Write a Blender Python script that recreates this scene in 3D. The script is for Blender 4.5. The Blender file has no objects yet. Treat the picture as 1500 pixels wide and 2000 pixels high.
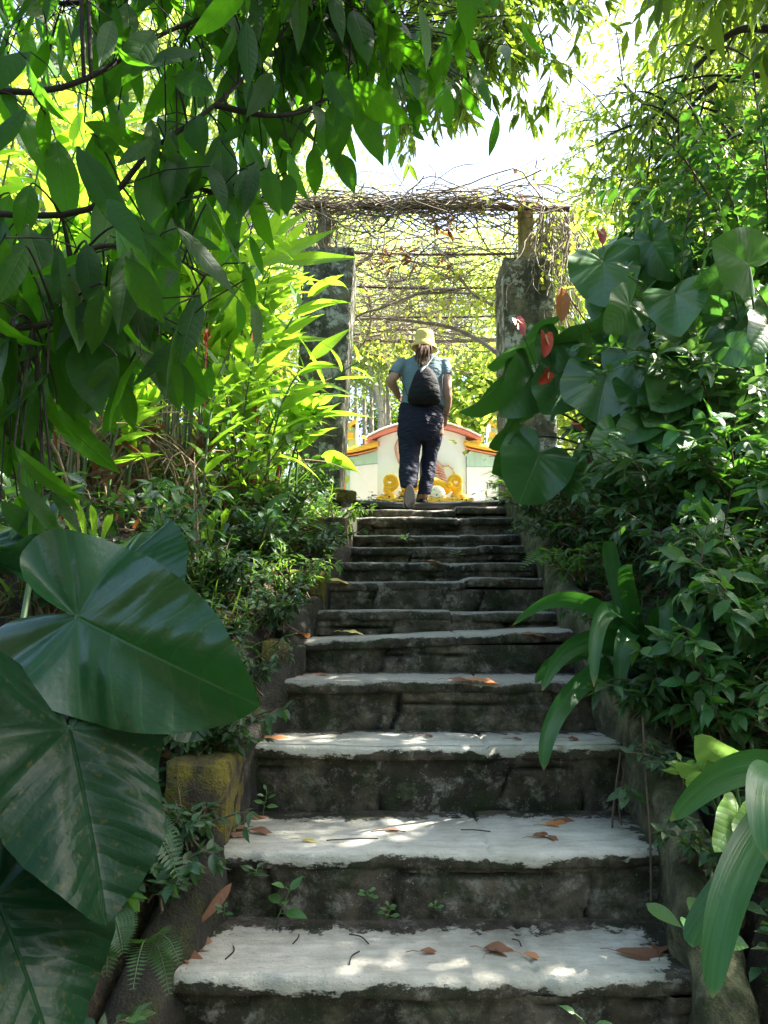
import bpy, math, random
import numpy as np
from mathutils import Vector
R = math.radians
PI = math.pi
SC = bpy.context.scene
COL = SC.collection
random.seed(11)
RNG = np.random.default_rng(11)

# ------------------------------------------------------------------ camera frame (layout aid: photo pixel + distance -> point)
FPX = 1480.0
PITCH = math.atan(165 / FPX)
EYE = 1.40
CP, SP = math.cos(PITCH), math.sin(PITCH)

def P(px, py, Y):
    x = (px - 750) / FPX
    u = (1000 - py) / FPX
    dy = CP - u * SP
    dz = SP + u * CP
    s = Y / dy
    return np.array([x * s, Y, EYE + dz * s])

CAMPOS = np.array([0.0, 0.0, EYE])

def nrm(v):
    v = np.asarray(v, float)
    n = np.linalg.norm(v, axis=-1, keepdims=True)
    return v / np.maximum(n, 1e-9)

# ------------------------------------------------------------------ value noise
def _h(ix, iy, iz, seed):
    n = (ix * 374761393 + iy * 668265263 + iz * 2147483647 + seed * 144269) & 0xFFFFFFFF
    n = ((n ^ (n >> 13)) * 1274126177) & 0xFFFFFFFF
    n = n ^ (n >> 16)
    return (n & 0xFFFF) / 65535.0

def vnoise(p, seed=0):
    p = np.asarray(p, float)
    i = np.floor(p).astype(np.int64)
    f = p - i
    f = f * f * (3 - 2 * f)
    out = 0
    for dx in (0, 1):
        for dy in (0, 1):
            for dz in (0, 1):
                w = (f[..., 0] if dx else 1 - f[..., 0]) * (f[..., 1] if dy else 1 - f[..., 1]) * (f[..., 2] if dz else 1 - f[..., 2])
                out = out + w * _h(i[..., 0] + dx, i[..., 1] + dy, i[..., 2] + dz, seed)
    return out * 2 - 1

def fbm(p, seed=0, oct=4):
    p = np.asarray(p, float)
    a, s, o = 1.0, 0.0, 0.0
    for k in range(oct):
        o = o + a * vnoise(p * 2 ** k, seed + k * 17)
        s += a
        a *= .5
    return o / s

# ------------------------------------------------------------------ mesh collector
class MB:
    def __init__(s):
        s.v, s.f, s.uv, s.n, s.col = [], [], [], 0, []
    def add(s, verts, faces, uv=None, col=None):
        verts = np.asarray(verts, float).reshape(-1, 3)
        faces = np.asarray(faces, np.int64)
        s.v.append(verts)
        s.f.append(faces + s.n)
        s.n += len(verts)
        s.uv.append(np.zeros((len(verts), 2)) if uv is None else np.asarray(uv, float))
        s.col.append(np.zeros((len(verts), 4)) if col is None else np.asarray(col, float))
        return s
    def grid(s, A, uv=None, col=None, wrap=False):
        """A: (m, n, 3) array of points -> quads; wrap closes the second axis."""
        A = np.asarray(A, float)
        m, n = A.shape[:2]
        i = np.arange(m - 1)[:, None]
        j = np.arange(n if wrap else n - 1)[None, :]
        j2 = (j + 1) % n
        f = np.stack([i * n + j, i * n + j2, (i + 1) * n + j2, (i + 1) * n + j], -1).reshape(-1, 4)
        if uv is None:
            uu, vv = np.meshgrid(np.linspace(0, 1, n), np.linspace(0, 1, m))
            uv = np.stack([uu, vv], -1)
        return s.add(A.reshape(-1, 3), f, np.asarray(uv).reshape(-1, 2), None if col is None else np.asarray(col).reshape(-1, 4))
    def tube(s, pts, rad, sides=6, cap=True):
        pts = np.asarray(pts, float)
        m = len(pts)
        rad = np.broadcast_to(np.asarray(rad, float), (m,))
        t = np.gradient(pts, axis=0)
        t = nrm(t)
        ref = np.array([0, 0, 1.0]) if abs(t[0][2]) < .9 else np.array([1.0, 0, 0])
        rings = []
        x = nrm(np.cross(ref, t[0]))
        for k in range(m):
            x = nrm(x - t[k] * np.dot(x, t[k]))
            y = np.cross(t[k], x)
            a = np.linspace(0, 2 * PI, sides, endpoint=False)
            rings.append(pts[k] + rad[k] * (np.cos(a)[:, None] * x + np.sin(a)[:, None] * y))
        A = np.array(rings)
        L = np.concatenate([[0], np.cumsum(np.linalg.norm(np.diff(pts, axis=0), axis=1))])
        uv = np.stack(np.meshgrid(np.linspace(0, 1, sides), L), -1)
        s.grid(A, uv, wrap=True)
        if cap:
            for k, c in ((0, 0), (m - 1, 1)):
                v = np.vstack([A[k], pts[k][None]])
                f = [[(q + 1) % sides, q, sides, sides] for q in range(sides)] if c == 0 else [[q, (q + 1) % sides, sides, sides] for q in range(sides)]
                s.add(v, np.array(f)[:, :3])
        return s
    def loft(s, rings, cap=True):
        """rings: list of (n,3) closed rings"""
        A = np.array(rings, float)
        s.grid(A, wrap=True)
        n = A.shape[1]
        if cap:
            for k in (0, -1):
                c = A[k].mean(0)
                v = np.vstack([A[k], c[None]])
                f = [[(q + 1) % n, q, n] if k == 0 else [q, (q + 1) % n, n] for q in range(n)]
                s.add(v, f)
        return s
    def box(s, c, d, rot=0.0):
        c, d = np.array(c, float), np.array(d, float) / 2
        v = np.array([[x, y, z] for x in (-1, 1) for y in (-1, 1) for z in (-1, 1)], float) * d
        cr, sr = math.cos(rot), math.sin(rot)
        v = np.stack([v[:, 0] * cr - v[:, 1] * sr, v[:, 0] * sr + v[:, 1] * cr, v[:, 2]], -1) + c
        f = [[0, 1, 3, 2], [4, 6, 7, 5], [0, 4, 5, 1], [2, 3, 7, 6], [0, 2, 6, 4], [1, 5, 7, 3]]
        return s.add(v, f, v[:, [0, 2]])
    def lathe(s, prof, c, sides=16):
        a = np.linspace(0, 2 * PI, sides, endpoint=False)
        A = np.array([[[c[0] + r * math.cos(q), c[1] + r * math.sin(q), c[2] + z] for q in a] for r, z in prof])
        return s.grid(A, wrap=True)
    def mesh(s, name, mat, smooth=True):
        me = bpy.data.meshes.new(name)
        V = np.concatenate(s.v)
        me.vertices.add(len(V))
        me.vertices.foreach_set('co', V.ravel().astype(np.float32))
        loops = np.concatenate([f.ravel() for f in s.f])
        tot = np.concatenate([np.full(len(f), f.shape[1]) for f in s.f])
        start = np.concatenate([[0], np.cumsum(tot)[:-1]])
        me.loops.add(len(loops))
        me.loops.foreach_set('vertex_index', loops.astype(np.int32))
        me.polygons.add(len(tot))
        me.polygons.foreach_set('loop_start', start.astype(np.int32))
        me.polygons.foreach_set('loop_total', tot.astype(np.int32))
        me.polygons.foreach_set('use_smooth', np.full(len(tot), smooth))
        UV = np.concatenate(s.uv)[loops]
        ul = me.uv_layers.new(name='UVMap')
        ul.data.foreach_set('uv', UV.ravel().astype(np.float32))
        C = np.concatenate(s.col)
        if np.any(C):
            ca = me.color_attributes.new('mark', 'FLOAT_COLOR', 'POINT')
            ca.data.foreach_set('color', C.ravel().astype(np.float32))
        me.materials.append(mat)
        me.update(calc_edges=True)
        return me
    def build(s, name, mat, parent=None, smooth=True):
        if s.n == 0:
            return None
        o = bpy.data.objects.new(name, s.mesh(name, mat, smooth))
        COL.objects.link(o)
        if parent is not None:
            o.parent = parent
        return o

def rebase(o, loc):
    """move a top-level mesh object's origin to loc without moving the mesh"""
    loc = np.asarray(loc, float)
    me = o.data
    co = np.empty(len(me.vertices) * 3, np.float32)
    me.vertices.foreach_get('co', co)
    co = co.reshape(-1, 3) - loc
    me.vertices.foreach_set('co', co.ravel().astype(np.float32))
    o.location = loc
    return o

def tag(o, label, cat, group=None, kind=None):
    if label: o['label'] = label
    if cat: o['category'] = cat
    if group: o['group'] = group
    if kind: o['kind'] = kind
    return o

def thing(name, label, cat, group=None):
    o = bpy.data.objects.new(name, None)
    o.empty_display_size = .1
    COL.objects.link(o)
    return tag(o, label, cat, group)

def finish(root, loc):
    """put the Empty at the thing's base; its parts keep their world place"""
    root.location = loc
    for c in [o for o in COL.objects if o.parent == root]:
        c.location = [c.location[k] - loc[k] for k in range(3)]
    return root

def struct(name, mb, mat, smooth=True):
    o = mb.build(name, mat, None, smooth)
    o['kind'] = 'structure'
    return o

def solid(mb, name, mat, parent=None, voxel=.012, smooth=4, factor=.5):
    """fuse overlapping closed lofts into one continuous surface"""
    tmp = mb.build('tmp', mat)
    m = tmp.modifiers.new('r', 'REMESH'); m.mode = 'VOXEL'; m.voxel_size = voxel; m.use_smooth_shade = True
    if smooth:
        k = tmp.modifiers.new('s', 'SMOOTH'); k.iterations = smooth; k.factor = factor
    dg = bpy.context.evaluated_depsgraph_get()
    me = bpy.data.meshes.new_from_object(tmp.evaluated_get(dg))
    me.name = name
    bpy.data.objects.remove(tmp)
    me.materials.clear(); me.materials.append(mat)
    me.polygons.foreach_set('use_smooth', np.full(len(me.polygons), True))
    o = bpy.data.objects.new(name, me)
    COL.objects.link(o)
    if parent is not None: o.parent = parent
    return o

def bez(p0, p1, p2, p3, n=12):
    t = np.linspace(0, 1, n)[:, None]
    p0, p1, p2, p3 = [np.asarray(p, float) for p in (p0, p1, p2, p3)]
    return (1 - t) ** 3 * p0 + 3 * (1 - t) ** 2 * t * p1 + 3 * (1 - t) * t * t * p2 + t ** 3 * p3

def spline(pts, n=8):
    """Catmull-Rom through pts"""
    p = np.asarray(pts, float)
    p = np.vstack([2 * p[0] - p[1], p, 2 * p[-1] - p[-2]])
    out = []
    for k in range(1, len(p) - 2):
        t = np.linspace(0, 1, n, endpoint=False)[:, None]
        a, b, c, d = p[k - 1], p[k], p[k + 1], p[k + 2]
        out.append(.5 * ((2 * b) + (-a + c) * t + (2 * a - 5 * b + 4 * c - d) * t * t + (-a + 3 * b - 3 * c + d) * t ** 3))
    out.append(p[-2][None])
    return np.concatenate(out)

# ------------------------------------------------------------------ material kit
class NT:
    def __init__(s, name):
        s.m = bpy.data.materials.new(name)
        s.m.use_nodes = True
        s.t = s.m.node_tree
        s.t.nodes.clear()
        s.out = s.t.nodes.new('ShaderNodeOutputMaterial')
    def n(s, typ, **kw):
        nd = s.t.nodes.new(typ)
        for k, v in kw.items():
            if k.startswith('_'):
                setattr(nd, k[1:], v)
        for k, v in kw.items():
            if k.startswith('_'):
                continue
            key = int(k[1:]) if k[0] == 'i' and k[1:].isdigit() else k.replace('__', ' ')
            s.set(nd.inputs[key], v)
        return nd
    def set(s, sock, v):
        if isinstance(v, bpy.types.NodeSocket):
            s.t.links.new(v, sock)
        elif isinstance(v, bpy.types.Node):
            s.t.links.new(v.outputs[0], sock)
        else:
            if sock.type == 'RGBA' and len(v) == 3:
                v = (*v, 1)
            sock.default_value = v
    def math(s, op, a, b=0.0, c=None, clamp=False):
        nd = s.n('ShaderNodeMath', _operation=op, _use_clamp=clamp, i0=a, i1=b)
        if c is not None: s.set(nd.inputs[2], c)
        return nd.outputs[0]
    def mix(s, f, a, b, bt='MIX'):
        nd = s.t.nodes.new('ShaderNodeMix')
        nd.data_type = 'RGBA'; nd.blend_type = bt
        s.set(nd.inputs[0], f); s.set(nd.inputs[6], a); s.set(nd.inputs[7], b)
        return nd.outputs[2]
    def ramp(s, f, stops):
        nd = s.t.nodes.new('ShaderNodeValToRGB')
        cr = nd.color_ramp
        while len(cr.elements) < len(stops): cr.elements.new(.5)
        for e, (p, c) in zip(cr.elements, stops):
            e.position = p
            e.color = (c, c, c, 1) if isinstance(c, (int, float)) else (*c, 1)
        s.set(nd.inputs[0], f)
        return nd.outputs[0]
    def noise(s, vec, scale, detail=4, rough=.6, dist=0.0):
        nd = s.n('ShaderNodeTexNoise', Scale=scale, Detail=detail, Roughness=rough, Distortion=dist)
        if vec is not None: s.set(nd.inputs['Vector'], vec)
        return nd.outputs[0]
    def pos(s):
        return s.n('ShaderNodeNewGeometry').outputs['Position']
    def obj(s):
        return s.n('ShaderNodeTexCoord').outputs['Object']
    def bump(s, h, strength=.3, dist=.02):
        return s.n('ShaderNodeBump', Strength=strength, Distance=dist, Height=h).outputs[0]
    def bsdf(s, **kw):
        nd = s.n('ShaderNodeBsdfPrincipled')
        for k, v in kw.items(): s.set(nd.inputs[k.replace('__', ' ')], v)
        return nd
    def done(s, sh):
        s.t.links.new(sh.outputs[0] if isinstance(sh, bpy.types.Node) else sh, s.out.inputs['Surface'])
        return s.m

def mat_leaf(name, c1, c2, tr, rough=.35, trans=.35, veins=9, slant=.7, vein_col=None, vstr=.35, spots=0.0, dry=None, spec=.5, hue=.06, heart=False, bump=.10, lines=0):
    """Leaf blade: uv.x runs along the blade (1 = tip), uv.y across in blade lengths."""
    k = NT(name)
    uv = k.n('ShaderNodeUVMap').outputs[0]
    sx = k.n('ShaderNodeSeparateXYZ', Vector=uv)
    u, v = sx.outputs[0], k.math('ABSOLUTE', sx.outputs[1])
    rnd = k.n('ShaderNodeNewGeometry').outputs['Random Per Island']
    col = k.mix(rnd, c1, c2)
    nz = k.noise(k.pos(), 9, 3)
    col = k.mix(k.math('MULTIPLY', nz, .5), col, tuple(x * .55 for x in c1))
    hsv = k.n('ShaderNodeHueSaturation', Color=col)
    k.set(hsv.inputs['Hue'], k.math('ADD', .5 - hue / 2, k.math('MULTIPLY', k.math('FRACT', k.math('MULTIPLY', rnd, 7.31)), hue)))
    k.set(hsv.inputs['Value'], k.math('ADD', .75, k.math('MULTIPLY', k.math('FRACT', k.math('MULTIPLY', rnd, 13.7)), .5)))
    col = hsv.outputs[0]
    bent = k.math('MULTIPLY', k.math('ADD', v, k.math('MULTIPLY', k.math('MULTIPLY', v, v), 1.1)), slant)
    ph = k.math('ADD', k.math('MULTIPLY', k.math('SUBTRACT', u, bent), veins), k.math('MULTIPLY', k.noise(k.pos(), 7, 2), .9))
    tri = k.math('ABSOLUTE', k.math('SUBTRACT', k.math('FRACT', ph), .5))       # 0 on a side vein
    side = k.math('SUBTRACT', 1, k.math('DIVIDE', tri, .05), clamp=True)
    soft = k.math('SUBTRACT', 1, k.math('DIVIDE', tri, .30), clamp=True)
    mid = k.math('SUBTRACT', 1, k.math('DIVIDE', v, .012), clamp=True)
    if heart:                       # side veins only ahead of the joint, three basal veins into each lobe
        gate = k.math('MULTIPLY', k.math('SUBTRACT', k.math('SUBTRACT', u, k.math('MULTIPLY', v, .75)), .02), 30, clamp=True)
        side = k.math('MULTIPLY', side, gate); soft = k.math('MULTIPLY', soft, gate)
        mid = k.math('MULTIPLY', mid, k.math('MULTIPLY', u, 60, clamp=True))
        for a_ in (.95, 1.55, 2.2):
            ca, sa = math.cos(a_), math.sin(a_)
            cv = k.math('MULTIPLY', k.math('MULTIPLY', u, u), .0)
            dd = k.math('ABSOLUTE', k.math('SUBTRACT', k.math('MULTIPLY', u, sa), k.math('MULTIPLY', v, ca)))
            al = k.math('MULTIPLY', k.math('ADD', k.math('MULTIPLY', u, ca), k.math('MULTIPLY', v, sa)), 60, clamp=True)
            ln = k.math('MULTIPLY', k.math('SUBTRACT', 1, k.math('DIVIDE', dd, .009), clamp=True), al)
            sf = k.math('MULTIPLY', k.math('SUBTRACT', 1, k.math('DIVIDE', dd, .05), clamp=True), al)
            side = k.math('MAXIMUM', side, ln); soft = k.math('MAXIMUM', soft, sf)
    vein = k.math('MAXIMUM', k.math('MULTIPLY', side, .6), mid)
    if vein_col is None: vein_col = tuple(min(1, x * 1.8 + .01) for x in c2)
    col = k.mix(k.math('MULTIPLY', vein, vstr), col, vein_col)
    trc = k.mix(k.math('MULTIPLY', vein, .4), tr, tuple(x * .6 for x in tr))
    if lines:                       # fine parallel veins along a strap
        lc = k.n('ShaderNodeCombineXYZ', X=k.math('MULTIPLY', u, 1.5), Y=k.math('MULTIPLY', sx.outputs[1], lines)).outputs[0]
        ln_ = k.noise(lc, 1.0, 3, .7)
        col = k.mix(k.ramp(ln_, [(.35, 0), (.7, .6)]), col, vein_col)
        tip = k.math('MULTIPLY', k.math('SUBTRACT', k.math('ADD', u, k.math('MULTIPLY', k.noise(k.pos(), 20, 3), .12)), 1.02), 16, clamp=True)
        col = k.mix(tip, col, (.22, .17, .06))
    if spots:
        s = k.ramp(k.noise(k.pos(), 60, 2), [(.62, 0), (.68, 1)])
        col = k.mix(k.math('MULTIPLY', s, spots), col, (.10, .07, .02))
    if dry is not None:
        d = k.ramp(k.noise(k.pos(), 5, 3), [(.62, 0), (.7, 1)])
        col = k.mix(d, col, dry)
    if lines: soft = k.math('MULTIPLY', ln_, 1.5)
    h = k.math('ADD', k.math('MULTIPLY', soft, -.6), k.math('ADD', k.math('MULTIPLY', mid, -1.0), k.math('MULTIPLY', k.noise(k.pos(), 26, 3), .8)))
    bp = k.bump(h, bump * 3, .004)
    b = k.bsdf(Base__Color=col, Roughness=rough, Normal=bp)
    b.inputs['Specular IOR Level'].default_value = spec
    t = k.n('ShaderNodeBsdfTranslucent', Color=trc, Normal=bp)
    return k.done(k.n('ShaderNodeMixShader', i0=trans, i1=b, i2=t))

def mat_plain(name, col, rough=.7, var=.35, scale=8, bump=.2, metal=0.0, col2=None, bscale=40, spec=.5):
    k = NT(name)
    nz = k.noise(k.obj(), scale, 4)
    c2 = col2 if col2 is not None else tuple(x * (1 - var) for x in col)
    c = k.mix(k.ramp(nz, [(.35, 0), (.65, 1)]), col, c2)
    b = k.bsdf(Base__Color=c, Roughness=rough, Metallic=metal, Normal=k.bump(k.noise(k.obj(), bscale, 5), bump, .01))
    b.inputs['Specular IOR Level'].default_value = spec
    return k.done(b)

# ------------------------------------------------------------------ leaf blades
def strip_leaf(nl=8, nw=4, prof='ovate', width=.35, droop=.5, fold=.35, wave=.0, curl=0.0, ph=0.0):
    """unit blade along +x, normal +z. returns verts, faces, uv"""
    t = np.linspace(0, 1, nl + 1)
    if prof == 'ovate': w = np.sin(PI * t ** .75) ** .9 * (1 - .25 * t)
    elif prof == 'ellip': w = np.sin(PI * t) ** .8
    elif prof == 'lance': w = np.sin(PI * t ** .7) * (1 - .35 * t)
    elif prof == 'obov': w = np.sin(PI * t ** 1.35) ** .7
    elif prof == 'acum': w = np.sin(PI * t ** .85) ** .85 * np.where(t > .82, 1 - (t - .82) * 2.6, 1)
    elif prof == 'strap': w = np.minimum(1, .55 + t * 2) * np.sqrt(np.clip(1 - t ** 5, 0, 1)) * (1 - .15 * t)
    elif prof == 'grass': w = (1 - t) ** .7
    w = np.clip(w, .0, None)
    w = w / w.max() * width / 2
    w[-1] = max(w[-1], .002); w[0] = max(w[0], .004)
    th = droop * t
    dx = np.cos(th); dz = -np.sin(th)
    x = np.concatenate([[0], np.cumsum((dx[1:] + dx[:-1]) / 2 / nl)])
    z = np.concatenate([[0], np.cumsum((dz[1:] + dz[:-1]) / 2 / nl)])
    s = np.linspace(-1, 1, nw + 1)
    T, S = np.meshgrid(t, s, indexing='ij')
    W = np.broadcast_to(w[:, None], T.shape)
    f = fold - curl * np.abs(S)
    yy = S * W * np.cos(f)
    up = np.abs(S) * W * np.sin(f) + wave * W * np.sin(T * 14 + ph + (S > 0) * 1.7) * S * S
    X = x[:, None] + up * np.sin(th)[:, None]
    Z = z[:, None] + up * np.cos(th)[:, None]
    V = np.stack([X, yy, Z], -1).reshape(-1, 3)
    m, n = nl + 1, nw + 1
    i = np.arange(nl)[:, None]; j = np.arange(nw)[None, :]
    F = np.stack([i * n + j, (i + 1) * n + j, (i + 1) * n + j + 1, i * n + j + 1], -1).reshape(-1, 4)
    UV = np.stack([T, S * W], -1).reshape(-1, 2)
    return V, F, UV

def heart_leaf(nr=10, na=48, width=.78, droop=.45, fold=.25, quilt=.012, wave=.03, lobe=.42, ph=0.0, cup=0.0):
    """heart blade: origin at the stalk joint, tip at x=1, two lobes behind the joint."""
    a = np.linspace(-PI, PI, na + 1)
    aa = np.abs(a)
    # outline radius by angle
    ctrl_a = np.array([0, .12, .35, .7, 1.05, 1.45, 1.85, 2.2, 2.45, 2.68, 2.86, 3.0, PI])
    ctrl_r = np.array([1, .955, .865, .755, .67, .60, .595, .61, .60, .50, .28, .10, .03])
    r = np.interp(aa, ctrl_a, ctrl_r)
    k = np.array([.25, .5, .25])
    r2 = np.convolve(np.pad(r, 1, mode='wrap'), k, 'valid')
    r = np.where((aa < .1) | (aa > 3.0), r, r2)
    ox, oy = r * np.cos(a), r * np.sin(a)
    oy = oy * width / 1.16
    back = ox < 0
    ox = np.where(back, ox * (lobe / .48), ox)
    g = np.linspace(0.0, 1, nr + 1) ** .85
    X = g[:, None] * ox[None]
    Y = g[:, None] * oy[None]
    U, Vv = X.copy(), Y.copy()
    G = np.broadcast_to(g[:, None], X.shape)
    # quilting between side veins + rim wave + fold + cup
    phs = (X - .55 * np.abs(Y)) * 7
    Z = quilt * np.abs(np.sin(phs * PI)) * np.clip(np.abs(Y) * 6, 0, 1) * np.clip((X - .6 * np.abs(Y)) * 8, 0, 1) + quilt * .9 * np.abs(np.sin((np.arctan2(np.abs(Y), X) - .95) / .62 * PI)) * np.clip(np.hypot(X, Y) * 4, 0, 1) * np.clip((.75 * np.abs(Y) - X) * 8, 0, 1)
    Z = Z + fold * np.abs(Y) - cup * (X ** 2 + Y ** 2) + wave * G ** 2 * np.sin(a * 3.0 + ph)[None] * .9 + wave * .5 * G ** 2 * np.sin(a * 7.0 + 2.3 * ph)[None]
    # droop along x
    s = np.clip(X, -1, 1)
    th = droop * s
    Xn = np.where(np.abs(droop) < 1e-4, X, np.sin(th) / max(abs(droop), 1e-4) * np.sign(droop)) + Z * np.sin(th)
    Zn = -(1 - np.cos(th)) / max(abs(droop), 1e-4) * np.sign(droop) + Z * np.cos(th)
    V = np.stack([Xn, Y, Zn], -1).reshape(-1, 3)
    n = na + 1
    i = np.arange(nr)[:, None]; j = np.arange(na)[None]
    F = np.stack([i * n + j, (i + 1) * n + j, (i + 1) * n + j + 1, i * n + j + 1], -1).reshape(-1, 4)
    UV = np.stack([U, Vv], -1).reshape(-1, 2)
    return V, F, UV

def frames(X, N):
    X = nrm(X); N = np.asarray(N, float)
    Y = nrm(np.cross(N, X))
    return X, Y, np.cross(X, Y)

def put(mb, tm, base, X, N, L, W=None):
    """many copies of one blade; base, X, N: (m,3), L: (m,)"""
    V, F, UV = tm
    base = np.atleast_2d(base); X = np.atleast_2d(X); N = np.atleast_2d(N)
    L = np.atleast_1d(np.asarray(L, float))
    m = len(base)
    L = np.broadcast_to(L, (m,))
    W = L if W is None else np.broadcast_to(np.atleast_1d(W), (m,))
    X, Y, Z = frames(X, N)
    pts = base[:, None] + (L[:, None] * V[None, :, 0])[..., None] * X[:, None] + (W[:, None] * V[None, :, 1])[..., None] * Y[:, None] + (L[:, None] * V[None, :, 2])[..., None] * Z[:, None]
    F2 = (F[None] + (np.arange(m) * len(V))[:, None, None]).reshape(-1, F.shape[1])
    mb.add(pts.reshape(-1, 3), F2, np.tile(UV, (m, 1)))

def put_mix(mb, tms, base, X, N, L):
    base = np.atleast_2d(base); X = np.atleast_2d(X); N = np.atleast_2d(N)
    L = np.broadcast_to(np.asarray(L, float), (len(base),))
    pick = RNG.integers(0, len(tms), len(base))
    for k, tm in enumerate(tms):
        q = pick == k
        if q.any(): put(mb, tm, base[q], X[q], N[q], L[q])

def rdir(n, bias=(0, 0, 0), s=1.0):
    return nrm(RNG.normal(size=(n, 3)) * s + np.asarray(bias, float))
# ================================================================== materials of the setting
def make_stone():
    """step stone: mark = (paint drip length m, stone tint, mortar gap, distance to mossy edge)"""
    k = NT('step_stone')
    uv = k.n('ShaderNodeUVMap').outputs[0]
    sx = k.n('ShaderNodeSeparateXYZ', Vector=uv)
    at = k.n('ShaderNodeVertexColor', _layer_name='mark')
    mk = k.n('ShaderNodeSeparateColor', Color=at.outputs[0])
    drip, tint, gap, edge = mk.outputs[0], mk.outputs[1], mk.outputs[2], at.outputs[1]
    p = k.pos()
    big = k.noise(p, 5, 5, .6)
    mid = k.noise(p, 16, 5, .65)
    fine = k.noise(p, 90, 4, .7)
    st = k.mix(tint, (.056, .045, .033), (.17, .14, .10))
    st = k.mix(k.ramp(big, [(.38, 0), (.62, 1)]), st, (.026, .022, .016))
    lich = k.math('MULTIPLY', k.ramp(k.noise(p, 11, 6, .75), [(.53, 0), (.62, 1)]), k.ramp(fine, [(.35, .3), (.6, 1)]))
    st = k.mix(k.math('MULTIPLY', lich, .9), st, (.27, .25, .21))
    moss = k.ramp(k.noise(p, 7, 6, .7, .4), [(.47, 0), (.6, 1)])
    st = k.mix(k.math('MULTIPLY', moss, .75), st, (.020, .032, .010))
    dirt = k.ramp(mid, [(.32, 1), (.5, 0)])
    st = k.mix(k.math('MULTIPLY', dirt, .7), st, (.014, .012, .010))
    st = k.mix(gap, st, (.008, .008, .006))
    spk = k.ramp(k.noise(p, 160, 2), [(.67, 0), (.71, 1)])
    st = k.mix(k.math('MULTIPLY', spk, .6), st, (.32, .30, .26))
    # whitewashed tread with dirt
    wn = k.noise(p, 3.5, 6, .65)
    stretch = k.n('ShaderNodeMapping', Vector=p, Scale=(1.2, 5, 5)).outputs[0]
    wear = k.ramp(k.noise(stretch, 6, 6, .7), [(.42, 0), (.75, 1)])
    wh = k.mix(wear, (.59, .56, .48), (.36, .34, .27))
    wh = k.mix(k.math('MULTIPLY', k.ramp(wn, [(.5, 0), (.75, 1)]), .6), wh, (.22, .22, .175))
    wh = k.mix(k.ramp(k.noise(stretch, 26, 4, .8), [(.60, 0), (.68, .8)]), wh, (.13, .13, .10))
    wh = k.mix(k.math('MULTIPLY', k.ramp(k.noise(p, 2.1, 4, .6), [(.45, 0), (.7, 1)]), .55), wh, (.20, .20, .15))
    wh = k.mix(k.math('MULTIPLY', k.math('SUBTRACT', 1, edge), k.ramp(k.noise(p, 8, 5, .7), [(.35, .1), (.65, .9)])), wh, (.075, .08, .05))
    worn = k.mix(k.ramp(fine, [(.4, 0), (.6, 1)]), (.30, .29, .25), (.17, .165, .14))
    wh = k.mix(k.ramp(drip, [(.012, 1), (.03, 0)]), wh, worn)
    xs = k.n('ShaderNodeCombineXYZ', X=sx.outputs[0], Y=k.math('MULTIPLY', sx.outputs[1], 2.2)).outputs[0]
    a = k.math('ADD', k.math('MULTIPLY', k.ramp(k.noise(xs, 3.3, 2), [(.45, .05), (.68, 2.6)]), .5), k.ramp(k.noise(xs, 17, 4, .7), [(.3, .0), (.75, 1.1)]))
    lim = k.math('MULTIPLY', drip, a)
    m = k.math('DIVIDE', k.math('SUBTRACT', lim, sx.outputs[1]), .006, clamp=True)
    em = k.math('SUBTRACT', k.math('MULTIPLY', edge, 1.0), k.math('MULTIPLY', k.ramp(k.noise(p, 14, 6, .75), [(.3, 0), (.72, 1)]), .55))
    m = k.math('MULTIPLY', m, k.math('DIVIDE', em, .05, clamp=True))
    col = k.mix(m, st, wh)
    hb = k.math('ADD', k.math('MULTIPLY', mid, .6), k.math('ADD', k.math('MULTIPLY', fine, .3), k.math('MULTIPLY', m, .12)))
    b = k.bsdf(Base__Color=col, Roughness=k.math('SUBTRACT', .95, k.math('MULTIPLY', m, .25)), Normal=k.bump(hb, .8, .02))
    b.inputs['Specular IOR Level'].default_value = .3
    return k.done(b)

def make_moss_wall(name, stone=(.13, .115, .085), moss=(.13, .115, .018), lo=.42, hi=.6, dark=(.03, .027, .02)):
    k = NT(name)
    p = k.pos()
    c = k.mix(k.ramp(k.noise(p, 9, 6, .7), [(.35, 0), (.65, 1)]), stone, dark)
    m = k.ramp(k.noise(p, 6, 6, .72, .3), [(lo, 0), (hi, 1)])
    mc = k.mix(k.noise(p, 40, 3), moss, tuple(x * .45 for x in moss))
    c = k.mix(m, c, mc)
    st = k.n('ShaderNodeMapping', Vector=p, Scale=(9, 9, .8)).outputs[0]
    c = k.mix(k.math('MULTIPLY', k.ramp(k.noise(st, 3, 5, .7), [(.5, 0), (.66, 1)]), .75), c, tuple(x * .6 for x in dark))
    h = k.math('ADD', k.noise(p, 30, 5, .7), k.math('MULTIPLY', k.noise(p, 120, 3), k.math('ADD', .2, m)))
    return k.done(k.bsdf(Base__Color=c, Roughness=.95, Normal=k.bump(h, .9, .02)))

def make_pillar_mat():
    k = NT('weathered_concrete')
    p = k.pos()
    c = k.mix(k.ramp(k.noise(p, 4, 6, .7), [(.38, 0), (.6, 1)]), (.19, .175, .10), (.050, .050, .034))
    c = k.mix(k.ramp(k.noise(p, 7, 7, .75), [(.50, 0), (.56, .85)]), c, (.46, .48, .40))
    c = k.mix(k.ramp(k.noise(p, 2.2, 5, .7), [(.50, 0), (.64, .9)]), c, (.026, .030, .018))
    st = k.n('ShaderNodeMapping', Vector=p, Scale=(6, 6, .6)).outputs[0]
    c = k.mix(k.ramp(k.noise(st, 3, 5, .7), [(.53, 0), (.68, .8)]), c, (.025, .024, .018))
    h = k.math('ADD', k.noise(p, 24, 6, .7), k.math('MULTIPLY', k.noise(p, 90, 3), .5))
    return k.done(k.bsdf(Base__Color=c, Roughness=.95, Normal=k.bump(h, .7, .03)))

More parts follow.
